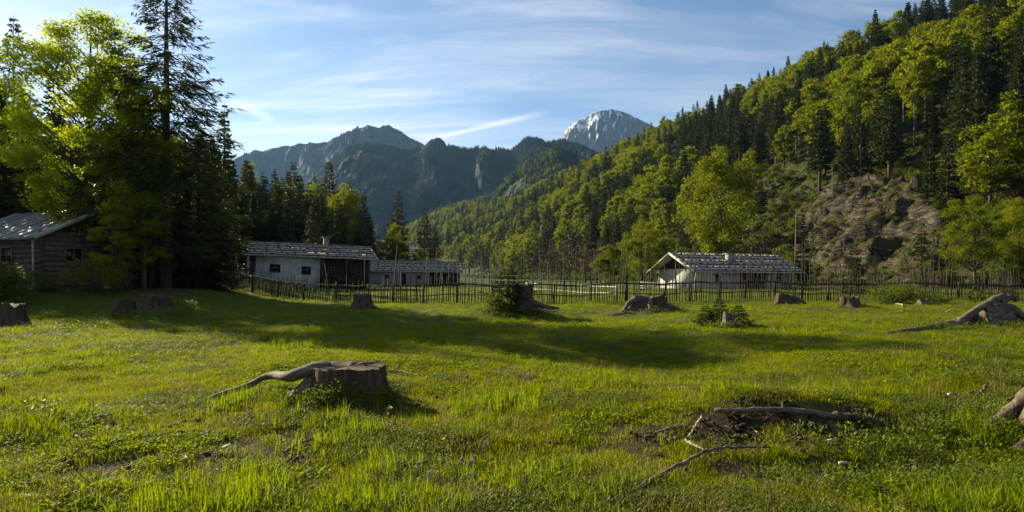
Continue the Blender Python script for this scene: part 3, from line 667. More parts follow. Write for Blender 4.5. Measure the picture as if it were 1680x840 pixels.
    for i, (px, D, hh) in enumerate([(1305, 125, 10), (1412, 150, 11), (1483, 165, 13), (1500, 150, 10), (1512, 175, 12), (1575, 150, 11), (1598, 120, 9), (1366, 140, 8), (1600, 165, 12)]):
        x = topx(px, D); o = link('dead_tree', deadm[i % 2], None, (x, D, gz(x, D)-.2), i*1.1, hh/10)
        tag(o, 'bare pale trunk standing above the rock face on the right hill', 'dead tree', 'bare pale trunks above the rock face')
hillside_forest()

def far_forest():
    rg = np.random.default_rng(9)
    lo = []
    for i in range(3):
        random.seed(i); mb = MB(); nn = 9
        for k in range(6):
            z0 = 2+k*2.9; rr = 2.7*(1-k/6.6); a = np.arange(nn)*2*np.pi/nn; j = rg.uniform(.6, 1.2, nn)
            v = [(0, 0, z0+4.2)]+[(math.cos(q)*rr*jj, math.sin(q)*rr*jj, z0-jj) for q, jj in zip(a, j)]
            mb.add(v, np.array([(0, 1+q, 1+(q+1) % nn) for q in range(nn)]))
        lo.append(mb.mesh('far_spruce', M['far']))
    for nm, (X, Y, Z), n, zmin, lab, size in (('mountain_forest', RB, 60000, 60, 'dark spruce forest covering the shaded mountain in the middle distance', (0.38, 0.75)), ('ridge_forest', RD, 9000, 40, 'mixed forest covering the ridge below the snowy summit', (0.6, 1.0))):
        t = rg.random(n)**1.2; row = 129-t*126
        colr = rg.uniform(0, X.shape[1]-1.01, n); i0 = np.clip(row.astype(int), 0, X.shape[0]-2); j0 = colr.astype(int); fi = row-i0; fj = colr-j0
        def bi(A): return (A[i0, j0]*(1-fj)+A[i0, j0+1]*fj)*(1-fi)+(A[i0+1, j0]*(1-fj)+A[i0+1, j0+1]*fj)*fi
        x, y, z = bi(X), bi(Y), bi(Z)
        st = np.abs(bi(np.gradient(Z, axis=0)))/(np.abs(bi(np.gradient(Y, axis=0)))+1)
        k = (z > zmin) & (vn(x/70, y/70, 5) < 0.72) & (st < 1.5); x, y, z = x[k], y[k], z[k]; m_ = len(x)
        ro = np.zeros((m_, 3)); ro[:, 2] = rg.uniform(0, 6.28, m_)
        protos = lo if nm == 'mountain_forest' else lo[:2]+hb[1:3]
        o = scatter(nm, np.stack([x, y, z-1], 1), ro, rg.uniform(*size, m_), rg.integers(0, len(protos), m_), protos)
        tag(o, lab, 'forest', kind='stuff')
far_forest()

# ------------------------------------------------------------------ trees one can tell apart
place_tree('spruce_tree', 'tallest spruce with open feathery top, rising out of view beside the maple', big_spruce, 20, 272, 38, -75, 0.4, 1.05)
place_tree('spruce_tree', 'dense dark spruce in shade just right of the tallest spruce', big_spruce2, 20, 326, 41, 205, 1.9, 1.45)
place_tree('spruce_tree', 'dark spruce half hidden behind the glowing maple crown', big_spruce2, 20, 215, 45, 120, 3.1, 1.0)
place_tree('spruce_tree', 'slim spruce whose tip stands clear right of the tall feathery spruce', mid_spruce[1], 20, 368, 66, 168, 1, 0.9)
place_tree('spruce_tree', 'shaded spruce between the dense dark spruce and the slim one', mid_spruce[0], 20, 345, 58, 218, 2, 1.1)
place_tree('spruce_tree', 'tall grey green spruce at the left edge behind the cabin', big_spruce2, 20, 22, 60, 22, 2.4, 0.72)
place_tree('spruce_tree', 'tall spruce cut by the left edge of the view', big_spruce, 20, -38, 62, 5, 4.4, 0.85)
place_tree('spruce_tree', 'dark spruce behind the cabin seen through the left half of the large maple', big_spruce2, 20, 98, 47, 150, 0.3, 1.1)
place_tree('spruce_tree', 'full spruce outside the left edge that shades the cabin roof', big_spruce2, 20, -62, 45, -60, 0.9, 1.0)
place_tree('spruce_tree', 'dark spruce rising behind the cabin chimney', mid_spruce[2], 20, 88, 66, 120, 0.9, 1.0)
place_tree('spruce_tree', 'low dark spruce with boughs to the ground near the left end of the fence', big_spruce2, 20, 330, 42, 385, 0.2, 2.0)
place_tree('spruce_tree', 'shaded spruce thicket tree in front of the log wall', mid_spruce[0], 20, 288, 41, 330, 1.2, 1.6)
place_tree('spruce_tree', 'small shaded spruce beside the cabin corner farthest right', mid_spruce[2], 20, 238, 43, 345, 1.7, 1.8)
place_tree('maple_tree', 'large maple with glowing yellow green leaves beside the log cabin', maple, 16, 138, 37.5, 14, 0.6, 0.90)
place_tree('maple_tree', 'narrower maple with glowing leaves between large maple and tallest spruce', maple2, 14, 205, 36.2, 85, 2.2, 0.95)
place_tree('maple_tree', 'maple crown at the left edge above the cabin roof', maple2, 14, 8, 47, 195, 4.2, 1.25)
place_tree('maple_tree', 'shaded maple with scattered lit sprays among the dark spruces', maple2, 14, 250, 39, 175, 5.0, 0.9)
place_tree('maple_tree', 'young shaded maple in front of the gable of the log cabin', maple2, 14, 185, 34.5, 335, 1.0, 1.3)
place_tree('maple_tree', 'young shaded maple between the cabin gable and the tallest spruce', maple2, 14, 238, 35.5, 318, 3.0, 1.3)
place_tree('broadleaf_tree', 'pale green broadleaf tree standing against dark spruces above the long hut', beech[0], 14, 566, 118, 302, 0, 0.75)
place_tree('broadleaf_tree', 'bright little broadleaf tree behind the lower hut roof', beech[1], 14, 645, 122, 368, 1, 1.0)
place_tree('broadleaf_tree', 'broadleaf tree at the foot of the small spruce pair behind the lower hut', beech[1], 14, 690, 140, 410, 2, 1.1)
place_tree('broadleaf_tree', 'large bright green tree rising behind the chimney of the gabled hut', beech[0], 14, 1180, 102, 243, 3, 0.78)
place_tree('broadleaf_tree', 'leafy tree on a visible trunk just left of the gabled hut', beech[2], 14, 1052, 70, 360, 2.6, 0.85, sink=0.1)
place_tree('broadleaf_tree', 'low light green tree left of the leafy tree with the visible trunk', beech[1], 14, 1000, 82, 402, 4, 1.5)
place_tree('broadleaf_tree', 'spreading bright green tree behind the right part of the fence', beech[2], 14, 1600, 71, 322, 5, 0.95)
place_tree('broadleaf_tree', 'tall bright tree at the right edge below the forest', beech[0], 14, 1672, 78, 325, 1, 0.7)
place_tree('larch_tree', 'feathery young larch in front of the bare rock face', larch, 10, 1513, 82, 350, 0, 0.75)
place_tree('spruce_tree', 'small bright green spruce standing alone before the rock face', young_spruce, 4, 1402, 60, 396, 1, 0.62)
place_tree('larch_tree', 'small larch between the lone bright spruce and the rock face', larch, 10, 1436, 84, 412, 2.5, 0.9)
place_tree('spruce_tree', 'slender spruce between the gabled hut and the rock face', mid_spruce[1], 20, 1318, 94, 345, 3.5, 0.9)
place_tree('spruce_tree', 'small dark spruce bush at the fence near the right edge', young_spruce, 4, 1654, 46, 444, 1.2, 0.8)
place_tree('spruce_tree', 'knee high dark spruce left of the spruce bush at the fence', young_spruce, 4, 1601, 47, 447, 4.2, 0.6)
place_tree('spruce_tree', 'lone spruce with ragged tip rising above the left end of the lower hut', mid_spruce[0], 20, 652, 140, 312, 1, 1.1)
place_tree('spruce_tree', 'lone spruce standing above the right half of the lower hut', mid_spruce[2], 20, 697, 150, 335, 4, 0.95)
place_tree('spruce_tree', 'shorter spruce just right of the lone spruce above the lower hut', mid_spruce[1], 20, 714, 146, 372, 2, 1.2)
place_tree('spruce_tree', 'tall spruce with slim tip above the left half of the long hut', mid_spruce[0], 20, 482, 112, 263, 0, 0.95)
place_tree('spruce_tree', 'tall spruce standing just left of the pale green broadleaf tree', mid_spruce[2], 20, 541, 124, 262, 3, 0.85)
place_tree('spruce_tree', 'dark spruce rising behind the pale green broadleaf tree', mid_spruce[0], 20, 574, 126, 296, 5, 1.0)
place_tree('spruce_tree', 'dark spruce closing the right end of the shaded wood by the long hut', mid_spruce[2], 20, 597, 116, 318, 2, 1.0)
place_tree('spruce_tree', 'low spruce between the shaded wood and the bright little tree', mid_spruce[1], 20, 622, 128, 380, 2, 1.3)
def left_forest():
    rd = random.Random(17); sx = [-200, 0, 60, 120, 200, 330, 360, 395, 420, 450, 520, 560, 600, 618]; sy = [90, 120, 170, 190, 190, 212, 225, 240, 262, 272, 282, 300, 322, 350]
    n = 0; spots = []
    while n < 92:
        px = rd.uniform(-190, 612); D = rd.uniform(84, 165) if px > 360 else rd.uniform(56, 125)
        x = topx(px, D)
        if -31 < x < -8 and D < 94: continue
        if any((x-a)**2+(D-b_)**2 < 10 for a, b_ in spots): continue
        spots.append((x, D)); n += 1
        z = gz(x, D); f = rd.random(); top = np.interp(px, sx, sy)+8+f*75*(1.2-(D-56)/110)
        h = zat(top, D)-z; h = min(max(h, 7), 27); s = h/20
        leafy = rd.random() < 0.12
        me = (beech[rd.randrange(3)] if leafy else mid_spruce[rd.randrange(3)]); s = h/(14 if leafy else 20)
        where = 'at the left edge of the wood behind the cabin' if px < 130 else 'in the wood behind the maples and tallest spruce' if px < 340 else 'in the shaded wood left of the long hut' if px < 420 else 'in the shaded wood behind the long hut'
        look = 'dark green broadleaf tree' if leafy else 'dark shaded spruce'
        t = thing('broadleaf_tree' if leafy else 'spruce_tree', look+' '+where, 'tree', (x, D, z-.2), rd.uniform(0, 6.28), look+'s '+where)
        w = rd.uniform(.9, 1.25)*(0.8 if leafy else 1); t.scale = (s*w, s*w, s); link('trunk', me[0], t); link('crown', me[1], t)
    n = 260; PX = np.array([rd.uniform(-260, 600) for _ in range(n)]); D = np.array([rd.uniform(95, 230) for _ in range(n)]); X = (PX-840)/F*D; Z = ground(X, D, False)-.3
    tops = np.interp(PX, sx, sy)+np.array([rd.uniform(2, 60) for _ in range(n)]); Hh = np.clip(EYE+(HZ-tops)/F*D-Z, 6, 24)
    k = (X < -36) | (D > 110); ro = np.zeros((n, 3)); ro[:, 2] = [rd.uniform(0, 6.28) for _ in range(n)]
    o = scatter('shaded_forest', np.stack([X, D, Z], 1)[k], ro[k], (Hh/18)[k], np.array([rd.randrange(5) for _ in range(n)])[k], hs)
    tag(o, 'farther spruces closing the shaded wood on the left behind the nearer trees', 'forest', kind='stuff')
left_forest()

# ------------------------------------------------------------------ huts
ROOFS = {}
def shingle_slope(mb, L_, y0, z0, y1, z1, rows, over, seed):
    rd = random.Random(seed); n = Vector((0, y1-y0, z1-z0)); ln = n.length; n.normalize()
    nrm = Vector((0, -n.z, n.y))
    if nrm.z < 0: nrm = -nrm
    rot = np.array([[1, 0, 0], [0, n.y, nrm.y], [0, n.z, nrm.z]])
    st = ln/rows
    for r_ in range(rows):
        x = -over
        while x < L_+over-0.05:
            w = min(rd.uniform(0.22, 0.5), L_+over-x); a = r_*st-rd.uniform(0.0, 0.16)*(1 if r_ else 0.5); ln2 = st*1.08+rd.uniform(0, .1)
            if r_ == rows-1: ln2 = st-(a-r_*st)
            c = Vector((x+w/2, y0, z0))+n*(a+ln2/2)+nrm*(0.05+0.045*((r_ % 2))+rd.uniform(-.008, .03)+0.02)
            tl = rd.uniform(-.012, .012)
            mb.box(c, (w*0.95, ln2, 0.045), rot, jit=0.01); x += w
    return n, nrm, st
def hut(name, label, loc, ang, L_, W, hw, rise, over_e, over_g, rows, tilt=0.0, roofm='shingle', seed=1, stones=True, wallspec=None, chimney=None, wallm='plaster', gable='board'):
    random.seed(seed)
    t = thing(name, label, 'hut', loc, ang); t.rotation_euler = (0, tilt, ang)
    slope = rise/(W/2); ridge_z = hw+rise
    front = wallspec or [(0, L_, wallm)]
    for k, (a, b_, mt) in enumerate(front):                 # front wall pieces
        mb = MB()
        if mt == 'log':
            z = -0.5
            while z < hw: mb.tube([(a, 0.12, z), ((a+b_)/2, 0.12, z), (b_, 0.12, z)], 0.15, 8); z += 0.27
        elif mt == 'board':
            x = a
            while x < b_: w = random.uniform(.16, .26); mb.box(((x+min(x+w, b_))/2, 0.14+random.uniform(0, .03), hw/2-.25), (min(w, b_-x)*.94, .08, hw+.5)); x += w
        else: mb.box(((a+b_)/2, 0.16, hw/2-0.25), (b_-a, 0.32, hw+0.5))
        mb.build('wall', M[mt], t, rnd=True)
    for xg, sg in ((0, 1), (L_, -1)):                       # gable ends
        mb = MB(); g = MB()
        if wallm == 'log':
            z = -0.5
            while z < hw: mb.tube([(xg+sg*.12, 0.1, z+.13), (xg+sg*.12, W/2, z+.13), (xg+sg*.12, W-.1, z+.13)], 0.15, 8); z += 0.27
        else: mb.box((xg+sg*0.16, W/2, hw/2-0.25), (0.32, W-0.66, hw+0.5))
        y = 0.0
        while y < W-0.05:
            w = random.uniform(.17, .27); ym = min(y+w/2, W); zt = hw+rise*(1-abs(ym-W/2)/(W/2))-0.06
            if zt > hw+0.03: g.box((xg+sg*0.10+random.uniform(0, .02), ym, (hw+zt)/2), (0.07, w*0.94, zt-hw))
            y += w
        mb.build('wall', M[wallm if wallm in ('log', 'stone_wall') else 'plaster'], t, rnd=True); g.build('gable', M[gable], t, rnd=True)
    mb = MB(); mb.box((L_/2, W-0.16, hw/2-0.25), (L_, 0.32, hw+0.5)); mb.build('wall', M[wallm], t, rnd=True)
    # roof
    rb = MB(); zr = ridge_z+0.02; ye0 = -over_e; ze = hw-over_e*slope
    if roofm == 'shingle':
        n, nrm, st = shingle_slope(rb, L_, ye0, ze, W/2, zr, rows, over_g, seed)
        n2, nrm2, st2 = shingle_slope(rb, L_, W+over_e, ze, W/2, zr, rows, over_g, seed+1)
        x = -over_g
        while x < L_+over_g: rb.box((x+.6, W/2, zr+.16), (1.25, .34, .05), jit=.015); x += 1.2
    for sgn, yy in ((1, ye0), (-1, W+over_e)):
        v = Vector((0, W/2-yy, zr-ze)); ln = v.length; v.normalize(); nr = Vector((0, -v.z, v.y)); nr = -nr if nr.z < 0 else nr
        rot = np.array([[1, 0, 0], [0, v.y, nr.y], [0, v.z, nr.z]])
        if roofm == 'felt':
            k = 0; x = -over_g
            while x < L_+over_g-.02:
                w = min(1.0, L_+over_g-x); c = Vector((x+w/2, yy, ze))+v*ln/2+nr*(0.06+0.014*(k % 2)); rb.box(c, (w*1.02, ln, .04), rot); x += w; k += 1
        else:
            c = Vector((L_/2, yy, ze))+v*(ln/2+.05)+nr*0.0; rb.box(c, (L_+2*over_g-.1, ln-.15, .06), rot)
    roof = rb.build('roof', M[roofm], t, rnd=True)
    for xg in (-over_g-.03, L_+over_g+.03):                 # barge boards
        for yy in (ye0, W+over_e):
            v = Vector((0, W/2-yy, zr-ze)); ln = v.length; v.normalize(); nr = Vector((0, -v.z, v.y)); nr = -nr if nr.z < 0 else nr
            rot = np.array([[1, 0, 0], [0, v.y, nr.y], [0, v.z, nr.z]])
            MB().box(Vector((xg, yy, ze))+v*ln/2+nr*.03, (.055, ln, .22), rot).build('barge_board', M['shingle'], roof, rnd=True)
    if stones:
        v = Vector((0, W/2-ye0, zr-ze)); ln = v.length; v.normalize(); nr = Vector((0, -v.z, v.y))
        sm = []
        for i in range(4):
            mb = MB(); a = np.linspace(0, 2*np.pi, 7)[:-1]; vv = [(0, 0, .11)]
            for zz, q in ((.05, .11), (-.02, .15), (-.08, .11)): vv += [(math.cos(x)*q*random.uniform(.8, 1.25), math.sin(x)*q*random.uniform(.6, 1), zz) for x in a]
            fs = [np.array([(0, 1+k, 1+(k+1) % 6) for k in range(6)])]
            fs.append(np.array([(1+r_*6+k, 7+r_*6+k, 7+r_*6+(k+1) % 6, 1+r_*6+(k+1) % 6) for r_ in range(2) for k in range(6)]))
            mb.add(vv, fs); sm.append(mb.mesh('stone', M['stone']))
        for r_ in range(rows):
            q = (r_+0.30)*ln/rows; c = Vector((0, ye0, ze))+v*q+nr*0.17
            xs = np.linspace(-over_g+.1, L_+over_g-.1, 9); pts = [(x, c.y+random.uniform(-.05, .05), c.z+random.uniform(-.01, .02)) for x in xs]
            MB().tube(pts, .055, 5).build('weighting_pole', M['batten'], roof)
            x = -over_g+.4
            while x < L_+over_g-.2 and L_ > 5:
                cc = Vector((x, ye0, ze))+v*(q+0.16)+nr*0.20; o = link('stone', sm[random.randrange(4)], roof, cc, random.uniform(0, 6)); x += random.uniform(.8, 1.5)
    if chimney:
        x, y, w, z1, cm = chimney
        zb = hw+rise*(1-abs(y-W/2)/(W/2))-.3
        ch = MB().box((x, y, (zb+z1)/2), (w, w, z1-zb)).build('chimney', M[cm], roof)
        cp = MB(); cp.box((x, y, z1+.16), (w+.22, w+.22, .09)); [cp.box((x+dx*w*.38, y+dy*w*.38, z1+.06), (.1, .1, .12)) for dx in (-1, 1) for dy in (-1, 1)]; cp.build('chimney_cap', M[cm], roof)
    return t
def window(t, x, z, w, h, y=0.0, side=None, fm='frame'):
    """on the front wall (y) or on the right gable (side = x position)"""
    fr = MB(); pn = MB(); d = .07
    def B(mb, c, s):
        if side is None: mb.box((c[0], y-c[1], c[2]), s)
        else: mb.box((side+c[1], c[0], c[2]), (s[1], s[0], s[2]))
    for sx in (-1, 1): B(fr, (x+sx*(w/2+d/2), .03, z), (d, .1, h+2*d))
    for sz in (-1, 1): B(fr, (x, .034, z+sz*(h/2+d/2)), (w-.004, .1, d))
    B(fr, (x, .038, z), (.035, .06, h)); B(fr, (x, .042, z), (w, .05, .03))
    B(pn, (x, .012, z), (w, .02, h))
    f = fr.build('window', M[fm], t); pn.build('pane', M['pane'], f); return f

h1 = hut('alpine_hut', 'long limewashed hut with stone weighted shingle roof and thin chimney', (-27.6, 70, 0.70), R(24), 12.6, 8, 3.25, 1.25, 0.9, 0.75, 6, R(1.5), seed=3,
         wallspec=[(0.0, 0.62, 'board'), (0.62, 7.2, 'plaster'), (7.2, 12.6, 'board')], chimney=(8.3, 3.6, .55, 5.35, 'chimney'))
window(h1, 2.55, 1.75, .95, .75); window(h1, 5.75, 1.6, .85, .75)
window(h1, 8.4, 1.7, .5, .5); window(h1, 10.9, 1.5, .5, .6)
dr = MB(); dr.box((9.6, .06, 1.0), (1.0, .06, 2.0)).build('door', M['board'], h1, rnd=True)
for x in (4.3, 9.0, 12.3): MB().box((x, -.28, 3.05), (.10, .5, .12)).box((x, -.45, 2.93), (.08, .08, .2)).build('eave_bracket', M['batten'], h1)
for x in (7.35, 9.9, 12.4): MB().box((x, -.75, 1.3), (.13, .13, 3.3)).build('porch_post', M['batten'], h1)
mb = MB(); mb.box((9.9, -.75, .95), (5.1, .07, .1)); 
for k in range(22): mb.box((7.45+k*.23, -.75, .5), (.13, .03, .95))
mb.build('porch_railing', M['board'], h1, rnd=True)
h2 = hut('alpine_hut', 'low stone walled hut with shingle roof adjoining the long hut', (-21.4, 100, 0.15), R(10), 13.6, 7.6, 2.3, 1.35, 0.7, 0.35, 6, R(0.8), seed=5, wallm='stone_wall', gable='board',
         wallspec=[(0, 9.0, 'stone_wall'), (9.0, 13.6, 'board')])
window(h2, 2.6, 1.3, .55, .45); window(h2, 7.4, 1.3, .5, .45)
MB().box((5.0, -.03, .9), (.9, .05, 1.8)).build('door', M['board'], h2, rnd=True)
h3 = hut('alpine_hut', 'gabled limewashed hut with stone weighted roof at the hill foot', (20.7, 75, 0.02), R(23.5), 14.4, 7.0, 2.35, 1.75, 0.95, 1.1, 6, R(0.3), seed=8, wallm='plaster', gable='board',
         wallspec=[(0, 6.3, 'plaster'), (6.3, 10.2, 'board'), (10.2, 14.4, 'stone_wall')], chimney=(6.1, 1.5, .75, 4.05, 'chimney'))
window(h3, 3.0, 1.25, .6, .8); window(h3, 12.2, 1.2, .5, .5)
MB().box((7.6, .06, .95), (1.0, .05, 1.9)).build('door', M['frame'], h3)
for y in (0.6, 3.5, 6.4): MB().box((-.55, y, 2.3+(1.7 if y == 3.5 else .1)), (1.1, .14, .16)).box((-1.0, y, 2.12+(1.7 if y == 3.5 else .1)), (.12, .12, .35)).build('eave_bracket', M['batten'], h3)
# log cabin in the shade on the left
ca = math.atan2(-.45, .89); cz = 0.95
cx0, cy0 = topx(63, 34.6), 34.6
Lc = 8.5
loc = (cx0-Lc*math.cos(ca), cy0-Lc*math.sin(ca), cz)
cabin = hut('log_cabin', 'dark log cabin with grey sheet roof and brick chimney, in the shade of the maples', loc, ca, Lc, 6.9, 2.75, 1.65, 0.35, 0.25, 4, 0, roofm='felt', seed=12, stones=False,
            wallm='log', gable='board', wallspec=[(0, Lc, 'log')], chimney=(6.6, 3.0, .62, 5.6, 'dark_chimney'))
window(cabin, 5.6, 1.75, 1.0, .75, y=-.02); window(cabin, 2.6, 1.75, .9, .75, y=-.02); window(cabin, 1.75, 1.75, .8, .65, side=Lc+.02)
mb = MB(); mb.tube([(Lc+.02, -.28, 2.6), (Lc+.06, -.28, 1.2), (Lc+.04, -.26, .15)], .055, 8); mb.build('downpipe', M['chimney'], cabin, smooth=True)
mb = MB(); mb.box((Lc+.02, -.28, -.20), (.42, .42, .72), taper=.72, jit=.03); mb.build('footing', M['concrete'], cabin)
mb = MB(); mb.box((Lc+.05, 3.6, -.15), (.42, .42, .65), taper=.8, jit=.03); mb.build('footing', M['concrete'], cabin)
mb = MB(); mb.tube([(-.2, -.42, 2.62), (4, -.42, 2.6), (Lc+.25, -.42, 2.56)], .07, 8); mb.build('gutter', M['felt'], cabin, smooth=True)

# ------------------------------------------------------------------ fences
FP = [(318, 47), (450, 43.5), (600, 40.5), (690, 37.5), (850, 38), (1000, 38.5), (1150, 39.5), (1300, 41), (1550, 43), (1740, 45)]
fx = np.concatenate([[topx(p, d)] for p, d in FP]); fy = np.array([d for _, d in FP], float)
def fence_pt(x): return float(np.interp(x, fx, fy))
def main_fence():
    rd = random.Random(4); f = thing('picket_fence', 'long weathered fence of thin uneven pickets with tall poles, across the meadow', 'fence', (fx[0], fy[0], 0))
    ox, oy = fx[0], fy[0]
    def P(x, z): y = fence_pt(x); return np.array([x-ox, y-oy, gz(x, y)+z])
    x = fx[0]+.1; post = []
    while x < fx[-1]:
        h = rd.uniform(1.05, 1.25); w = rd.choice([.045, .055, .075]); 
        px = 840+x/fence_pt(x)*F
        if abs(px-1000) < 9: w, h = .16, 1.1
        p0 = P(x, -.1); MB().tube([p0, p0+np.array([rd.uniform(-.04, .04), 0, h/2]), p0+np.array([rd.uniform(-.06, .06), rd.uniform(-.05, .05), h+.1])], [w, w*.95, w*.8], 7, rough=.06).build('post', M['fence'], f, rnd=True)
        post.append(x); x += rd.uniform(1.5, 2.4)
    for zr in (1.03, .45):
        xs = np.arange(fx[0], fx[-1], .8); rz = 0
        pts = [P(q, zr+.04*math.sin(q*1.3)+.02*math.sin(q*4)) + np.array([0, .07 if zr > .5 else .08, 0]) for q in xs]
        r_ = .05 if zr > .5 else .03
        MB().tube(pts, [r_*rd.uniform(.8, 1.2) for _ in pts], 6).build('rail', M['fence'], f, rnd=True)
    xs = []; x = fx[0]+.05
    while x < fx[-1]: xs.append(x); x += rd.uniform(.10, .19)*(0.8 if x > 18 else 1)
    data = []
    for x in xs:
        px = 840+x/fence_pt(x)*F; q = rd.random()
        if px < 640: h = rd.uniform(1.05, 1.25) if q < .66 else rd.uniform(1.3, 1.85) if q < .96 else rd.uniform(1.9, 2.8)
        elif px < 1350: h = rd.uniform(1.1, 1.4) if q < .30 else rd.uniform(1.45, 2.3) if q < .76 else rd.uniform(2.3, 3.6)
        else: h = rd.uniform(1.05, 1.5) if q < .3 else rd.uniform(1.5, 2.3) if q < .9 else rd.uniform(2.2, 2.6)
        data.append((x, h))
    for tx in (1026, 1107): data.append((topx(tx, fence_pt(topx(tx, 39))), 3.75 if tx < 1100 else 3.6))
    order = sorted(range(len(data)), key=lambda i: -data[i][1]); top = set(order[:98]); rest = MB()
    for i, (x, h) in enumerate(data):
        mb = MB() if i in top else rest
        p0 = P(x, -.06); r_ = rd.uniform(.021, .034)*(1.1 if h > 2 else 1); lx, ly = rd.gauss(0, .04)*h, rd.gauss(0, .02)*h; p0[1] -= .0
        mb.tube([p0, p0+np.array([lx*.4+rd.gauss(0, .012), ly*.4, h*.5]), p0+np.array([lx, ly, h])], [r_, r_*.9, r_*.5], 4)
        if i in top: mb.build('picket', M['fence'], f, rnd=True)
    tag(rest.build('short_pickets', M['fence'], f, rnd=True), kind='stuff')
main_fence()
def rail_fence(label, pts, hs_, mat, r_=.05):
    P = [Vector((topx(px, D), D, 0)) for px, D in pts]; o = P[0].copy(); o.z = gz(o.x, o.y)
    f = thing('rail_fence', label, 'fence', o); random.seed(int(o.x*10)+3)
    path = []
    for a, b_ in zip(P[:-1], P[1:]):
        n = max(2, int((b_-a).length/1.9))
        for k in range(n): path.append(a.lerp(b_, k/n))
    path.append(P[-1])
    W = [Vector((p.x, p.y, gz(p.x, p.y)))-o for p in path]
    for p in W: MB().tube([p-Vector((0, 0, .1)), p+Vector((0, 0, max(hs_)+.12))], r_*1.1, 6).build('post', M[mat], f)
    for h in hs_: MB().tube([p+Vector((0, -.08, h+random.uniform(-.05, .05))) for p in W], r_, 6).build('rail', M[mat], f)
rail_fence('bleached rail fence sagging between its posts, beyond the picket fence', [(862, 60), (930, 56), (1008, 49), (1012, 47)], (.35, .85), 'pale_fence', .042)
rail_fence('pale rail fence in front of the gabled hut', [(1050, 66), (1110, 64), (1128, 68)], (.3, .6, .9), 'pale_fence', .035)
# row of tall poles stacked upright beyond the fence on the right
def poles():
    rd = random.Random(8)
    for i in range(60):
        px = rd.uniform(860, 1670) if i < 44 else rd.uniform(700, 860); D = rd.uniform(46, 60); x = topx(px, D); z = gz(x, D); h = rd.uniform(1.8, 3.6)
        if 1035 < px < 1320: h = rd.uniform(1.6, 2.4)
        o = MB().tube([(0, 0, -.1), (rd.gauss(0, .03), 0, h/2), (rd.gauss(0, .06), 0, h)], [.026, .02, .01], 4).build('pole', M['fence'], None, loc=(x, D, z), rnd=True)
        tag(o, 'thin upright wooden pole standing beyond the picket fence', 'pole', 'thin upright poles beyond the picket fence')
poles()

# ------------------------------------------------------------------ stumps, roots and fallen wood
STUMPS = []
def stump(label, loc, r_, h, seed, flare=0.45, roots=(), tilt=(0, 0), cut='stump_cut', bark='stump_bark', jag=0.075, notch=None, sy=1.0, name='tree_stump', group=None):
    STUMPS.append((loc[0], loc[1], r_))
    rd = random.Random(seed); nr = np.random.default_rng(seed); t = thing(name, label, 'stump', loc, 0, group)
    n = 72; th = np.arange(n)*2*np.pi/n; k = rd.randint(5, 7); ph = rd.uniform(0, 6)
    prof = [(-.12, 1.7), (0.0, 1.38), (.12, 1.22), (.3, 1.10), (.55, 1.02), (.8, 1.0), (1.0, .97)]
    V = []; lob = 0.5+0.5*np.cos(k*th+ph+1.2*np.sin(th+ph))
    fine = nr.normal(0, .022, n)
    topj = jag*(np.convolve(np.tile(nr.normal(0, 1.2, n), 3), np.ones(5)/5, 'same')[n:2*n])
    for fz, fr in prof:
        rr = r_*(1+(fr-1)*(0.35+1.1*lob)*flare/0.45)*(1+fine+0.035*np.cos(k*th+ph)+nr.normal(0, .006, n))
        z = fz*h+(topj if fz == 1 else 0)+fz*(tilt[0]*np.cos(th)+tilt[1]*np.sin(th))*r_
        V.append(np.stack([rr*np.cos(th), sy*rr*np.sin(th), z+0*th], 1))
    m_ = len(prof); i = np.arange(m_-1)[:, None]*n; j = np.arange(n)[None]; kk = (j+1) % n
    MB().add(np.concatenate(V), np.stack([i+j, i+kk, i+n+kk, i+n+j], -1).reshape(-1, 4)).build('bark', M[bark], t, smooth=True)
    rim = V[-1]; c = rim.mean(0)+np.array([0, 0, -.015]); mid = c+(rim-c)*.5+np.stack([0*th, 0*th, nr.normal(0, .01, n)], 1); rin = c+(rim-c)*.985-np.array([0, 0, .004])
    vv = np.concatenate([rin, mid, c[None]])
    q = np.stack([j[0], kk[0], n+kk[0], n+j[0]], -1); tri = np.stack([n+j[0], n+kk[0], np.full(n, 2*n)], -1)
    MB().add(vv, [q, tri]).build('cut_face', M[cut], t)
    for pts, r0, r1 in roots:
        P = np.array(pts, float); s_ = np.linspace(0, 1, 14); ss_ = np.linspace(0, 1, len(P))
        for _ in range(3): P = np.concatenate([P[:1], np.stack([.75*P[:-1]+.25*P[1:], .25*P[:-1]+.75*P[1:]], 1).reshape(-1, 3), P[-1:]])
        dl = np.concatenate([[0], np.cumsum(np.linalg.norm(np.diff(P, axis=0), axis=1))]); dl /= dl[-1]
        Q = np.stack([np.interp(s_, dl, P[:, a]) for a in range(3)], 1); Q[1:-1] += nr.normal(0, .006, (12, 3))
        MB().tube(Q, np.linspace(r0, r1, 14)*(1+nr.normal(0, .05, 14)), 9, rough=.06, squash=.85).build('root', M['root'], t, smooth=True)
    return t
def rel(base, *ps):
    """points given as photograph pixels on the ground plus a lift"""
    out = []
    for px, py, dz in ps: g = at(px, py); out.append((g.x-base.x, g.y-base.y, g.z-base.z+dz))
    return out
b1 = at(572, 655); 
k1 = b1.y/F
stump('wide dark tree stump with one long pale root, in the left foreground', b1, 0.46, 0.41, 3, .5,
      roots=[([(-.24, .02, .36), (-.44, -.02, .38), (-.68, -.1, .28)]+rel(b1, (445, 638, .20), (400, 651, .12), (345, 662, .06)), .10, .032), ([(-.1, .05, .22), (-.36, .02, .24), (-.55, -.06, .10), (-.7, -.12, -.05)], .17, .10)], tilt=(-.02, .04), sy=.8, jag=.02)
a_ = at(18, 534); stump('broad grey tree stump at the left edge of the meadow', a_, .42, .68, 4, .35, roots=[([(.3, -.2, .15), (.75, -.3, .02)], .1, .04)])
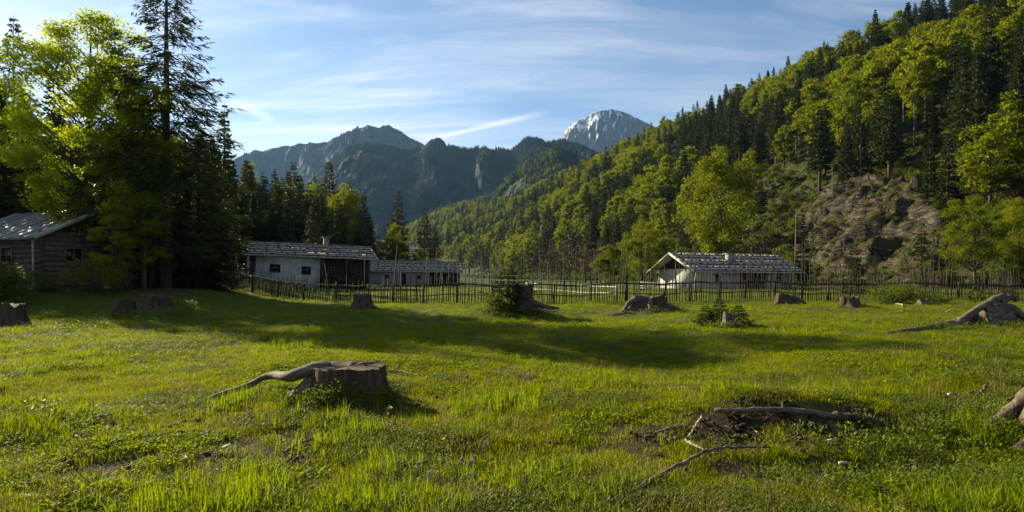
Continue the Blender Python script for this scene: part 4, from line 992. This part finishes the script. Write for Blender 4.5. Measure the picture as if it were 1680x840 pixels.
a_ = at(206, 513); stump('low mossy stump left of the square topped stump by the shaded bank', a_, .33, .46, 5, .3)
a_ = at(257, 510); stump('tall square topped stump with a red brown side above a leafy mound', a_, .50, .55, 6, .3, tilt=(-.15, 0))
a_ = at(595, 507); stump('lone stump on the grass in front of the long hut', a_, .40, .68, 7, .75, roots=[([(.3, -.1, .2), (.8, -.25, .02)], .1, .04), ([(-.3, -.15, .15), (-.7, -.25, 0)], .08, .03)])
a_ = at(857, 505); stump('tall leaning dark stump beside the young spruce', a_, .42, .90, 8, .5, tilt=(.15, 0), roots=[([(.3, -.2, .3), (.9, -.4, .05), (1.5, -.6, 0)], .16, .05), ([(-.3, -.2, .5), (-.9, -.5, .5), (-1.3, -.6, .1)], .12, .06)])
sp = at(834, 505); t_ = thing('young_spruce', 'bushy young spruce growing out of the tall dark stump', 'spruce', (sp.x, sp.y, sp.z+.35)); t_.scale = (.78, .78, .34); link('trunk', young_spruce[0], t_); link('crown', young_spruce[1], t_)
a_ = at(1066, 511); stump('wide lumpy stump with splayed lit roots at the middle of the fence', a_, .75, .62, 9, .8, roots=[([(-.4, -.1, .55), (-.9, -.25, .45), (-1.2, -.4, .0)], .17, .08), ([(.4, -.2, .4), (.95, -.35, .2), (1.3, -.4, 0)], .16, .06), ([(-.1, -.5, .45), (-.15, -.9, .1)], .14, .08)], sy=.8, jag=.12)
a_ = at(1288, 500); stump('squat pale sided stump in front of the gabled hut', a_, .46, .58, 10, .75, roots=[([(.4, -.15, .35), (.8, -.3, .2), (1.0, -.35, 0)], .16, .07)], sy=.9)
a_ = at(1394, 502); stump('small pale sided stump on open grass right of the gabled hut', a_, .42, .42, 11, .35)
a_ = at(1196, 538); stump('rotten splintered little stump between two spruce seedlings', a_, .17, .42, 12, .8, jag=.12, bark='root', roots=[([(.1, -.1, .2), (.4, -.25, .02)], .07, .03)])
a_ = at(1514, 501); stump('tiny rotten stump beside the low green bush', a_, .25, .28, 13, .5, jag=.1, bark='root')
b2 = at(1635, 533)
stump('gnarled weathered stump with a long low root running left, near the right edge', b2, .42, .58, 14, 1.2,
      roots=[([(.25, 0, .85), (.05, 0, .82), (-.35, -.05, .62), (-.75, -.1, .42), (-1.15, -.15, .15)]+rel(b2, (1560, 540, .02)), .13, .12), (rel(b2, (1600, 533, .3), (1560, 538, .12), (1510, 542, .05), (1455, 546, 0.0)), .14, .03),
             ([(0, 0, .55), (.4, -.1, .5), (.8, -.15, .15), (1.3, -.2, 0)], .2, .07), ([(.1, 0, .7), (.5, .05, .85), (.62, .05, .72)], .15, .08), ([(-.3, -.1, .55), (-.4, -.35, .1)], .14, .1)], jag=.15, sy=.8, bark='root')
b3 = at(1745, 712)
stump('big weathered stump cut by the right edge of the foreground', b3, .26, .58, 15, .5, bark='root',
      roots=[([(-.05, -.02, .56), (-.28, -.04, .40)]+rel(b3, (1672, 690, .12), (1640, 702, .06), (1608, 714, 0.02)), .13, .05), ([(-.1, -.1, .3), (-.3, -.25, .1)]+rel(b3, (1668, 745, .02)), .08, .04)])
def wood(name, label, pts, r0, r1, mat='branch', cat='branch', group=None, seed=1, side=()):
    nr = np.random.default_rng(seed); o = at(*pts[0][:2]); P = np.array(rel(o, *pts)); n = 30; s_ = np.linspace(0, 1, n); q = np.linspace(0, 1, len(P))
    Q = np.stack([np.interp(s_, q, P[:, a]) for a in range(3)], 1); Q[1:-1] = (Q[:-2]+Q[1:-1]*2+Q[2:])/4; Q[1:-1] += nr.normal(0, .0045, (n-2, 3))
    mb = MB().tube(Q, np.linspace(r0, r1, n)*(1+nr.normal(0, .09, n)), 9, rough=.16)
    for fr, dx, dy, dz, l, rr in tuple(side)+tuple((nr.uniform(.2, .9), nr.normal(0, .6), nr.normal(0, .6), nr.uniform(.2, .7), nr.uniform(.03, .10), r0*.35) for _ in range(4 if len(pts) > 4 else 1)):
        p = Q[int(fr*(n-1))]; mb.tube([p, p+np.array([dx, dy, dz])*l*.5+nr.normal(0, .008, 3), p+np.array([dx, dy, dz])*l], [rr, rr*.8, rr*.4], 5)
    return tag(mb.build(name, M[mat], None, loc=o), label, cat, group)
wood('fallen_branch', 'long curved bleached branch lying in the right foreground', [(1048, 812, .03), (1095, 784, .05), (1160, 757, .07), (1215, 748, .07), (1285, 744, .03)], .021, .008, seed=2)
wood('fallen_log', 'long weathered log half sunk in the turf of the right foreground', [(1172, 680, .04), (1220, 683, .05), (1290, 682, .06), (1350, 686, .04), (1400, 694, .0)], .026, .03, mat='root', cat='log', seed=3, side=[(.5, 0, .1, 1, .08, .02), (.1, .8, .2, .1, .3, .02)])
wood('fallen_log', 'dark mossy end of timber sunk in earth right of the long log', [(1370, 690, .02), (1410, 692, .03), (1450, 700, .0)], .045, .03, mat='stump_bark', cat='log', seed=4)
wood('wood_splinter', 'pale upright splinter of wood on the bare earth patch', [(1128, 722, .01), (1140, 712, .05), (1152, 702, .09)], .007, .013, mat='pale_wood', cat='splinter', seed=5)
wood('wood_splinter', 'pale flat splinter lying between earth patch and curved branch', [(1122, 728, .02), (1145, 738, .02), (1172, 752, .02)], .015, .008, mat='pale_wood', cat='splinter', seed=6)
wood('wood_splinter', 'grey slab of rotten wood at the left of the bare earth patch', [(1070, 714, .01), (1092, 711, .03), (1115, 706, .02)], .014, .022, mat='branch', cat='splinter', seed=7)
wood('fallen_branch', 'short grey stick lying in the grass in front of the wide stump', [(466, 746, .02), (490, 736, .04), (508, 731, .04), (530, 722, .05)], .012, .014, seed=8)
wood('fallen_branch', 'thin stick lying to the right behind the wide stump', [(630, 611, .02), (655, 614, .04), (690, 620, .03)], .013, .010, seed=9)
wood('fallen_branch', 'short dark log end poking from the grass at the far left', [(132, 708, .02), (150, 697, .05), (180, 692, .05)], .020, .032, mat='root', seed=10)
wood('fallen_branch', 'pale twig in the bottom left corner', [(34, 818, .02), (50, 823, .03), (68, 824, .02)], .008, .010, mat='pale_wood', seed=11)
wood('fallen_branch', 'thin brown stick lying in the grass left of the long root', [(218, 627, .02), (250, 625, .03), (295, 628, .02)], .012, .008, seed=12)
wood('fallen_branch', 'pale thin stick on the grass near the upper right meadow', [(1550, 619, .05), (1570, 612, .08), (1592, 606, .09)], .012, .006, seed=13)
wood('fallen_branch', 'white twig lying in front of the low green bush', [(1470, 500, .05), (1481, 501, .05), (1480, 504, .02)], .03, .02, mat='pale_wood', seed=14)
wood('fallen_branch', 'pale twig lying left of the gnarled stump', [(1553, 514, .05), (1565, 510, .07)], .03, .02, mat='pale_wood', seed=15)
wood('fallen_branch', 'brown root snaking over the turf towards the right edge stump', [(1560, 668, .02), (1590, 662, .03), (1612, 650, .05), (1618, 640, .05)], .014, .012, mat='root', seed=16)
for i, (px, py) in enumerate([(1362, 735), (1243, 722), (1384, 773), (1332, 706), (1648, 670), (1622, 676), (372, 743), (302, 762), (755, 826), (594, 837), (1560, 655)]):
    g = at(px, py); random.seed(i); w = MB(); w.box((0, 0, .015), (random.uniform(.04, .07), random.uniform(.02, .035), .02), jit=.01)
    o = w.build('wood_chip', M['pale_wood'], None, loc=g, smooth=False); o.location.z += .03; o.rotation_euler = (random.uniform(-.3, .3), random.uniform(-.3, .3), random.uniform(0, 3))
    tag(o, 'small pale wood chip lying in the foreground turf', 'wood chip', 'pale wood chips in the turf')

# ------------------------------------------------------------------ bushes and seedlings
def bush(name, label, px, py, w, h, seed, mat='bush', clumps=26, per=70, leaf=.09, sy=1.0, cat='bush'):
    g = at(px, py); tr, c = leafy_parts(h, w/2, seed, clumps=clumps, per=per, leaf=leaf, base=.05, spread=.38)
    t = thing(name, label, cat, g); tr.build('stem', M['bark'], t); c.build('foliage', M[mat], t); t.scale = (1, sy, 1); return t
bush('bush', 'low spreading green bush at the fence in front of the rock face', 1478, 498, 3.1, .95, 301, clumps=50, per=90, leaf=.10)
bush('bush', 'tall shrub in front of the cabin wall at the left edge', 2, 502, 2.0, 2.0, 302, clumps=50, per=110, leaf=.11)
bush('bush', 'yellow green bush at the foot of the young spruce stump', 820, 514, 1.7, .75, 303, clumps=24, per=80, leaf=.08)
bush('bush', 'low leafy bush at the right end of the small green bush row', 1540, 496, 1.6, .45, 304, clumps=20, per=60, leaf=.09)
bush('bush', 'small bush with yellowish leaves under the dark spruce bush by the fence', 1600, 497, 1.0, .55, 306, clumps=16, per=60, leaf=.08)
bush('bush', 'dark shrub growing against the shaded bank beside the cabin', 60, 480, 1.8, 1.0, 305, clumps=20, per=80, leaf=.09)
bush('bush', 'leafy bilberry bush growing against the front of the wide foreground stump', 553, 670, .85, .25, 311, clumps=30, per=70, leaf=.03, sy=.4)
bush('bush', 'dark waist high shrub in shade before the cabin gable', 150, 480, 3.2, 1.5, 314, clumps=40, per=80, leaf=.10)
bush('bush', 'low dark leafy clump at the right foot of the wide foreground stump', 625, 666, .4, .16, 312, clumps=16, per=60, leaf=.035, sy=.6)
bush('bush', 'lit leafy clump below the tall square topped stump', 262, 523, 2.4, .22, 313, clumps=40, per=60, leaf=.07, sy=.5)
for i, (px, py, s_, hh, lab) in enumerate([(1158, 532, .30, .15, 'dark spruce seedling left of the rotten splintered stump'), (1180, 530, .30, .20, 'spruce seedling standing just behind the rotten splintered stump'), (1212, 532, .30, .15, 'dark spruce seedling right of the rotten splintered stump')]):
    g = at(px, py); t_ = thing('spruce_seedling', lab, 'seedling', g, i*1.1); t_.scale = (s_, s_, hh); link('trunk', young_spruce[0], t_); link('crown', young_spruce[1], t_)

# ------------------------------------------------------------------ grass, herbs, flowers
def blade_mesh(n, h0, h1, spread, w, seed, lean=0.35, mat='grass'):
    nr = np.random.default_rng(seed); a = nr.uniform(0, 6.283, n); rr = spread*np.sqrt(nr.random(n)); p = np.stack([rr*np.cos(a), rr*np.sin(a), 0*a-.015], 1)
    h = nr.uniform(h0, h1, n); la = nr.uniform(0, 6.283, n); le = np.abs(nr.normal(0, lean, n))+.08
    d = np.stack([np.cos(la), np.sin(la), 0*la], 1); s_ = np.stack([-np.sin(la), np.cos(la), 0*la], 1)*(w*nr.uniform(.6, 1.3, n))[:, None]
    up = np.array([0, 0, 1.0])
    m1 = p+up*(h*.55)[:, None]+d*(h*le*.35)[:, None]; tp = p+up*(h*(1-.25*le))[:, None]+d*(h*le*1.15)[:, None]
    V = np.stack([p-s_/2, p+s_/2, m1+s_*.4, m1-s_*.4, tp], 1).reshape(-1, 3); k = np.arange(n)[:, None]*5
    return MB().add(V, [k+np.array([[0, 1, 2, 3]]), k+np.array([[3, 2, 4]])]).mesh('tuft', M[mat])
def herb_mesh(n, r_, leaf, seed, mat='bush', hz=.05):
    global rng
    rng = np.random.default_rng(seed); a = rng.uniform(0, 6.283, n); rr = r_*np.sqrt(rng.random(n)); P = np.stack([rr*np.cos(a), rr*np.sin(a), rng.uniform(0.005, hz, n)], 1)
    D = np.stack([np.cos(a), np.sin(a), rng.uniform(.1, .8, n)], 1)+rng.normal(0, .3, (n, 3)); return MB().cards(P, D, leaf*rng.uniform(.6, 1.3, n), leaf*.55, rr=rng.normal(0, .3, (n, 3))+np.array([0, 0, 1.])).mesh('herb', M[mat])
def lawn():
    rg = np.random.default_rng(77)
    protos = [blade_mesh(50, .018, .045, .12, .0038, 1, .6), blade_mesh(46, .025, .060, .12, .004, 2, .7), blade_mesh(36, .035, .085, .10, .0045, 3, .6), blade_mesh(26, .07, .15, .07, .005, 4, .5, 'grass_fresh'),
              blade_mesh(8, .10, .22, .08, .0035, 5, .6, 'dry'), herb_mesh(44, .10, .022, 6), herb_mesh(30, .07, .032, 7, 'grass_fresh', .05), blade_mesh(22, .12, .24, .10, .007, 8, .45, 'grass_fresh'), blade_mesh(12, .02, .05, .1, .005, 9, .9, 'dry')]
    # near to far, density falling with distance while tufts grow
    n = 150000; q = rg.random(n); y0, y1 = 1.6, 95.0
    D = (y0**-.25+(y1**-.25-y0**-.25)*q)**(-1/.25); D = np.concatenate([D, rg.uniform(1.6, 12, 24000)]); n = len(D)
    lat = rg.uniform(-1.0, 1.0, n)*(0.82*D+2.2); X, Y = lat, D
    s, t = hill_st(X, Y); dm = dirt_mask(X, Y)
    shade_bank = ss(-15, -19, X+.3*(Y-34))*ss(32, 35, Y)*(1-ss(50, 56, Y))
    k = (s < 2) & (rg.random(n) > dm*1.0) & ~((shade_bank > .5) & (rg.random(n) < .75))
    X, Y, D, dm = X[k], Y[k], D[k], dm[k]; n = len(X)
    pat = vn(X/1.6, Y/1.6, 401)*.6+vn(X/.5, Y/.5, 402)*.4; pt2 = vn(X/.9, Y/.9, 405)
    r_ = rg.random(n); pid = np.where(r_ < .34, 0, np.where(r_ < .66, 1, 2))
    pid = np.where((pat > .62) & (rg.random(n) < .26), 3, pid); pid = np.where((pt2 > .66) & (rg.random(n) < .5), 5, pid)
    pid = np.where((pt2 < .28) & (rg.random(n) < .35), 6, pid); pid = np.where(rg.random(n) < .05, 4, pid); pid = np.where((D < 9) & ((pid == 3) | (pid == 7)) & (rg.random(n) < .5), 5, pid); pid = np.where((pat > .76) & (rg.random(n) < .10), 7, pid)
    pid = np.where((dm > .3) & (rg.random(n) < .5), 8, pid)
    sc_ = rg.uniform(.7, 1.25, n)*(0.8+0.45*pat); sxy = sc_*(1+np.clip(D-8, 0, 90)*.030); sz = sc_*(1+np.clip(D-14, 0, 60)*.006)
    ro = rg.normal(0, .10, (n, 3)); ro[:, 2] = rg.uniform(0, 6.28, n)
    # keep the blades a little away from the lens
    kk = np.hypot(X, Y) > 1.7; 
    o = scatter('grass', np.stack([X, Y, ground(X, Y, True)-.005], 1)[kk], ro[kk], np.stack([sxy, sxy, sz], 1)[kk], pid[kk], protos)
    tag(o, 'meadow grass with fine blades, low herbs and dry stalks', 'grass', kind='stuff')
    # rank tufts placed where the photograph shows them
    P = []
    for px, py, wpx, dy, m_ in [(470, 560, 190, 2.2, 60), (420, 585, 120, 1.0, 20), (250, 700, 260, .9, 50), (130, 680, 200, .5, 26), (400, 770, 160, .3, 26), (830, 690, 230, .7, 50), (940, 640, 200, .8, 30), (580, 700, 240, .2, 26), (520, 640, 60, .1, 16),
                            (1190, 790, 160, .15, 10), (1330, 790, 240, .3, 20), (880, 590, 200, 1.4, 30), (1180, 610, 260, 1.2, 34), (340, 800, 200, .2, 20), (1330, 745, 200, .1, 8), (160, 560, 240, 2.0, 34), (60, 640, 160, 1.0, 22), (300, 810, 600, .25, 30), (1600, 600, 200, 1.0, 24)]:
        x, y = flat_at(px, py); P.append(np.stack([x+rg.normal(0, wpx/F*y/3, m_), y+rg.normal(0, dy/1.5, m_)], 1))
    for sx_, sy_, sr_ in STUMPS:
        a = rg.uniform(0, 6.28, 26); q = sr_*rg.uniform(1.25, 1.7, 26); P.append(np.stack([sx_+q*np.cos(a), sy_+q*np.sin(a)], 1))
    P = np.concatenate(P); P = P[(P[:, 1] > 1.9) & ((P[:, 1] > 6) | (rg.random(len(P)) < .6))]; n = len(P); ro = rg.normal(0, .12, (n, 3)); ro[:, 2] = rg.uniform(0, 6.28, n)
    pr = [blade_mesh(26, .14, .30, .07, .0065, 21, .4, 'grass_fresh'), blade_mesh(20, .18, .36, .06, .007, 22, .5, 'grass'), blade_mesh(30, .12, .24, .09, .006, 23, .55, 'grass_fresh')]
    o = scatter('tall_grass', np.stack([P[:, 0], P[:, 1], ground(P[:, 0], P[:, 1])-.01], 1), ro, rg.uniform(.4, .8, n), rg.integers(0, 3, n), pr)
    tag(o, 'rank tufts of longer fresh grass standing out of the meadow', 'grass', kind='stuff')
    # leafy cover round stumps and mounds
    P = []
    for px, py, wpx, dy, m_ in [(545, 674, 150, .12, 70), (610, 672, 60, .10, 16), (265, 520, 110, 1.6, 170), (320, 530, 100, 1.0, 70), (200, 530, 90, 1.0, 50), (840, 515, 80, 1.0, 90), (1640, 540, 130, .7, 90), (1560, 545, 120, .5, 50), (1400, 730, 260, .2, 40), (1480, 790, 300, .3, 110), (1600, 720, 150, .3, 60),
                            (1560, 790, 240, .25, 60), (1195, 542, 60, .4, 24), (1070, 515, 70, .6, 30), (1600, 660, 160, .3, 40), (90, 545, 90, .6, 30), (60, 700, 140, .4, 40)]:
        x, y = flat_at(px, py); P.append(np.stack([x+rg.normal(0, wpx/F*y/2.6, m_), y+rg.normal(0, dy/1.5, m_)], 1))
    P = np.concatenate(P); n = len(P); ro = rg.normal(0, .2, (n, 3)); ro[:, 2] = rg.uniform(0, 6.28, n)
    pr = [herb_mesh(60, .13, .034, 31, 'bush', .16), herb_mesh(46, .10, .045, 32, 'bush', .12), herb_mesh(50, .14, .028, 33, 'grass_fresh', .10)]
    o = scatter('ground_cover', np.stack([P[:, 0], P[:, 1], ground(P[:, 0], P[:, 1])], 1), ro, rg.uniform(.6, 1.25, n)*(1+np.clip(P[:, 1]-9, 0, 30)*.03)*np.where((P[:, 1] > 7.4) & (P[:, 1] < 9.2) & (np.abs(P[:, 0]+2.4) < 1.3), 1.1, 1), rg.integers(0, 3, n), pr)
    tag(o, 'small leaved ground cover growing round the stumps and on the earth mounds', 'ground cover', kind='stuff')
lawn()
def litter():
    rg = np.random.default_rng(55); P = []
    for px, py, wpx, dy, m_ in [(1195, 716, 230, .4, 90), (1350, 703, 260, .25, 45), (1420, 770, 340, .5, 90), (600, 668, 160, .3, 40), (1620, 690, 140, .5, 90), (300, 720, 500, .9, 110), (840, 800, 500, .35, 90), (1560, 545, 150, .8, 50), (855, 515, 90, 1.2, 40), (60, 700, 200, .6, 70), (640, 630, 200, .5, 40)]:
        x, y = flat_at(px, py); P.append(np.stack([x+rg.normal(0, wpx/F*y/2.4, m_), y+rg.normal(0, dy/1.5, m_)], 1))
    P = np.concatenate(P); P = P[P[:, 1] > 2.2]; n = len(P); ro = rg.normal(0, .25, (n, 3)); ro[:, 2] = rg.uniform(0, 6.28, n); pr = []
    for i in range(4):
        mb = MB(); l = (.03, .05, .09, .025)[i]
        mb.tube([(-l, 0, .012), (-.3*l, l*.12, .018), (.4*l, -l*.06, .014), (l, l*.1, .01)], [.003, .004, .003, .0015], 5, rough=.2)
        if i == 2: mb.tube([(.2*l, 0, .015), (.6*l, l*.4, .03)], [.003, .0015], 4)
        pr.append(mb.mesh('twig', M['branch'] if i % 2 else M['root']))
    cl = MB(); 
    for k in range(9): a = rg.uniform(0, 6.28); q = rg.uniform(0, .07); cl.box((q*math.cos(a), q*math.sin(a), .008), tuple(rg.uniform(.015, .045, 3)*np.array([1, 1, .6])), jit=.008)
    pr.append(cl.mesh('clod', simple_mat('earth_clods', (0.02, 0.012, 0.007), (0.085, 0.055, 0.032), 20, .95, .4, .01)))
    pid = np.minimum(rg.integers(0, 8, n), 4); o = scatter('litter', np.stack([P[:, 0], P[:, 1], ground(P[:, 0], P[:, 1])+np.where(pid == 4, 0, .02)], 1), ro, rg.uniform(.6, 1.3, n), pid, pr)
    tag(o, 'bits of twig and crumbled earth strewn over bare patches of turf', 'litter', kind='stuff')
litter()
def flowers():
    mb = MB(); random.seed(3)
    for r_, z, k in ((.024, .0, 18), (.018, .006, 14), (.010, .011, 8)):
        for i in range(k):
            a = i*6.283/k+z*40; c, s_ = math.cos(a), math.sin(a); w = .0035
            mb.add([(0, 0, z), (c*r_*.6-s_*w, s_*r_*.6+c*w, z+.004), (c*r_, s_*r_, z+.003), (c*r_*.6+s_*w, s_*r_*.6-c*w, z+.004)], np.array([(0, 1, 2, 3)]))
    head = mb.mesh('flower_head', M['yellow']); st = MB().tube([(0, 0, -.12), (.005, 0, -.05), (0, 0, 0)], .0025, 5).mesh('stalk', M['stalk'])
    spots = [(640, 683), (716, 711), (1450, 637), (1585, 790), (712, 826), (727, 735), (788, 803), (573, 826), (518, 735), (345, 603), (383, 602), (1131, 640), (1132, 695), (1432, 642), (9, 632), (484, 797), (830, 556), (1439, 729), (664, 612), (600, 797)]
    for i, (px, py) in enumerate(spots):
        g = at(px, py+ (5 if py > 700 else 2), 0.0); sc_ = {1585: 1.5, 1450: 1.25, 640: 1.35, 712: 1.4}.get(px, .85)
        lab = {1585: 'large open dandelion in the bottom right foreground', 712: 'open dandelion at the bottom of the view below the bugle flowers', 640: 'orange yellow dandelion right of the wide foreground stump', 1450: 'dandelion in the open grass above the long log'}.get(px)
        t = thing('dandelion', lab or 'small yellow dandelion head in the meadow grass', 'flower', (g.x, g.y, g.z+.10), i*.7, None if lab else 'small dandelions in the meadow'); t.scale = (sc_,)*3
        t.rotation_euler = (.5, random.uniform(-.2, .2), 0)
        link('flower_head', head, t); link('stalk', st, t)
    mb = MB()
    for k in range(26):
        z = -.03+.075*k/26; a = k*2.4; r_ = .014*(1-.4*k/26); mb.box((math.cos(a)*r_, math.sin(a)*r_, z), (.009, .009, .007), jit=.002)
    ph = mb.mesh('blossom_spike', M['purple'])
    for i, (px, py) in enumerate([(653, 772), (686, 777), (703, 792), (737, 777), (757, 767), (771, 771), (778, 762), (773, 794), (861, 801), (796, 738), (628, 768)]):
        g = at(px, py+6); t = thing('bugle_flower', 'purple grey bugle flower spike standing apart to the right' if px == 861 else 'purple grey bugle flower spike in the bottom middle foreground', 'flower', (g.x, g.y, g.z+.07), i, None if px == 861 else 'cluster of bugle flowers'); t.scale = (1.0, 1.0, 1.15 if px == 861 else .85)
        link('blossom_spike', ph, t); link('stalk', st, t)
flowers()

# ------------------------------------------------------------------ haze
def haze():
    mb = MB(); mb.box((0, 2700, 590), (9000, 5900, 1190)); o = mb.build('haze', None)
    o.data.materials.clear(); m = bpy.data.materials.new('haze'); m.use_nodes = True; nt = m.node_tree; nt.nodes.clear()
    out = nt.nodes.new('ShaderNodeOutputMaterial'); v = nt.nodes.new('ShaderNodeVolumePrincipled'); v.inputs['Color'].default_value = (0.28, 0.55, 1.0, 1); v.inputs['Density'].default_value = 0.000036
    v.inputs['Anisotropy'].default_value = 0.35
    nt.links.new(v.outputs[0], out.inputs['Volume']); o.data.materials.append(m); tag(o, kind='stuff', label='thin blue haze filling the valley air', cat='haze'); return o
haze()
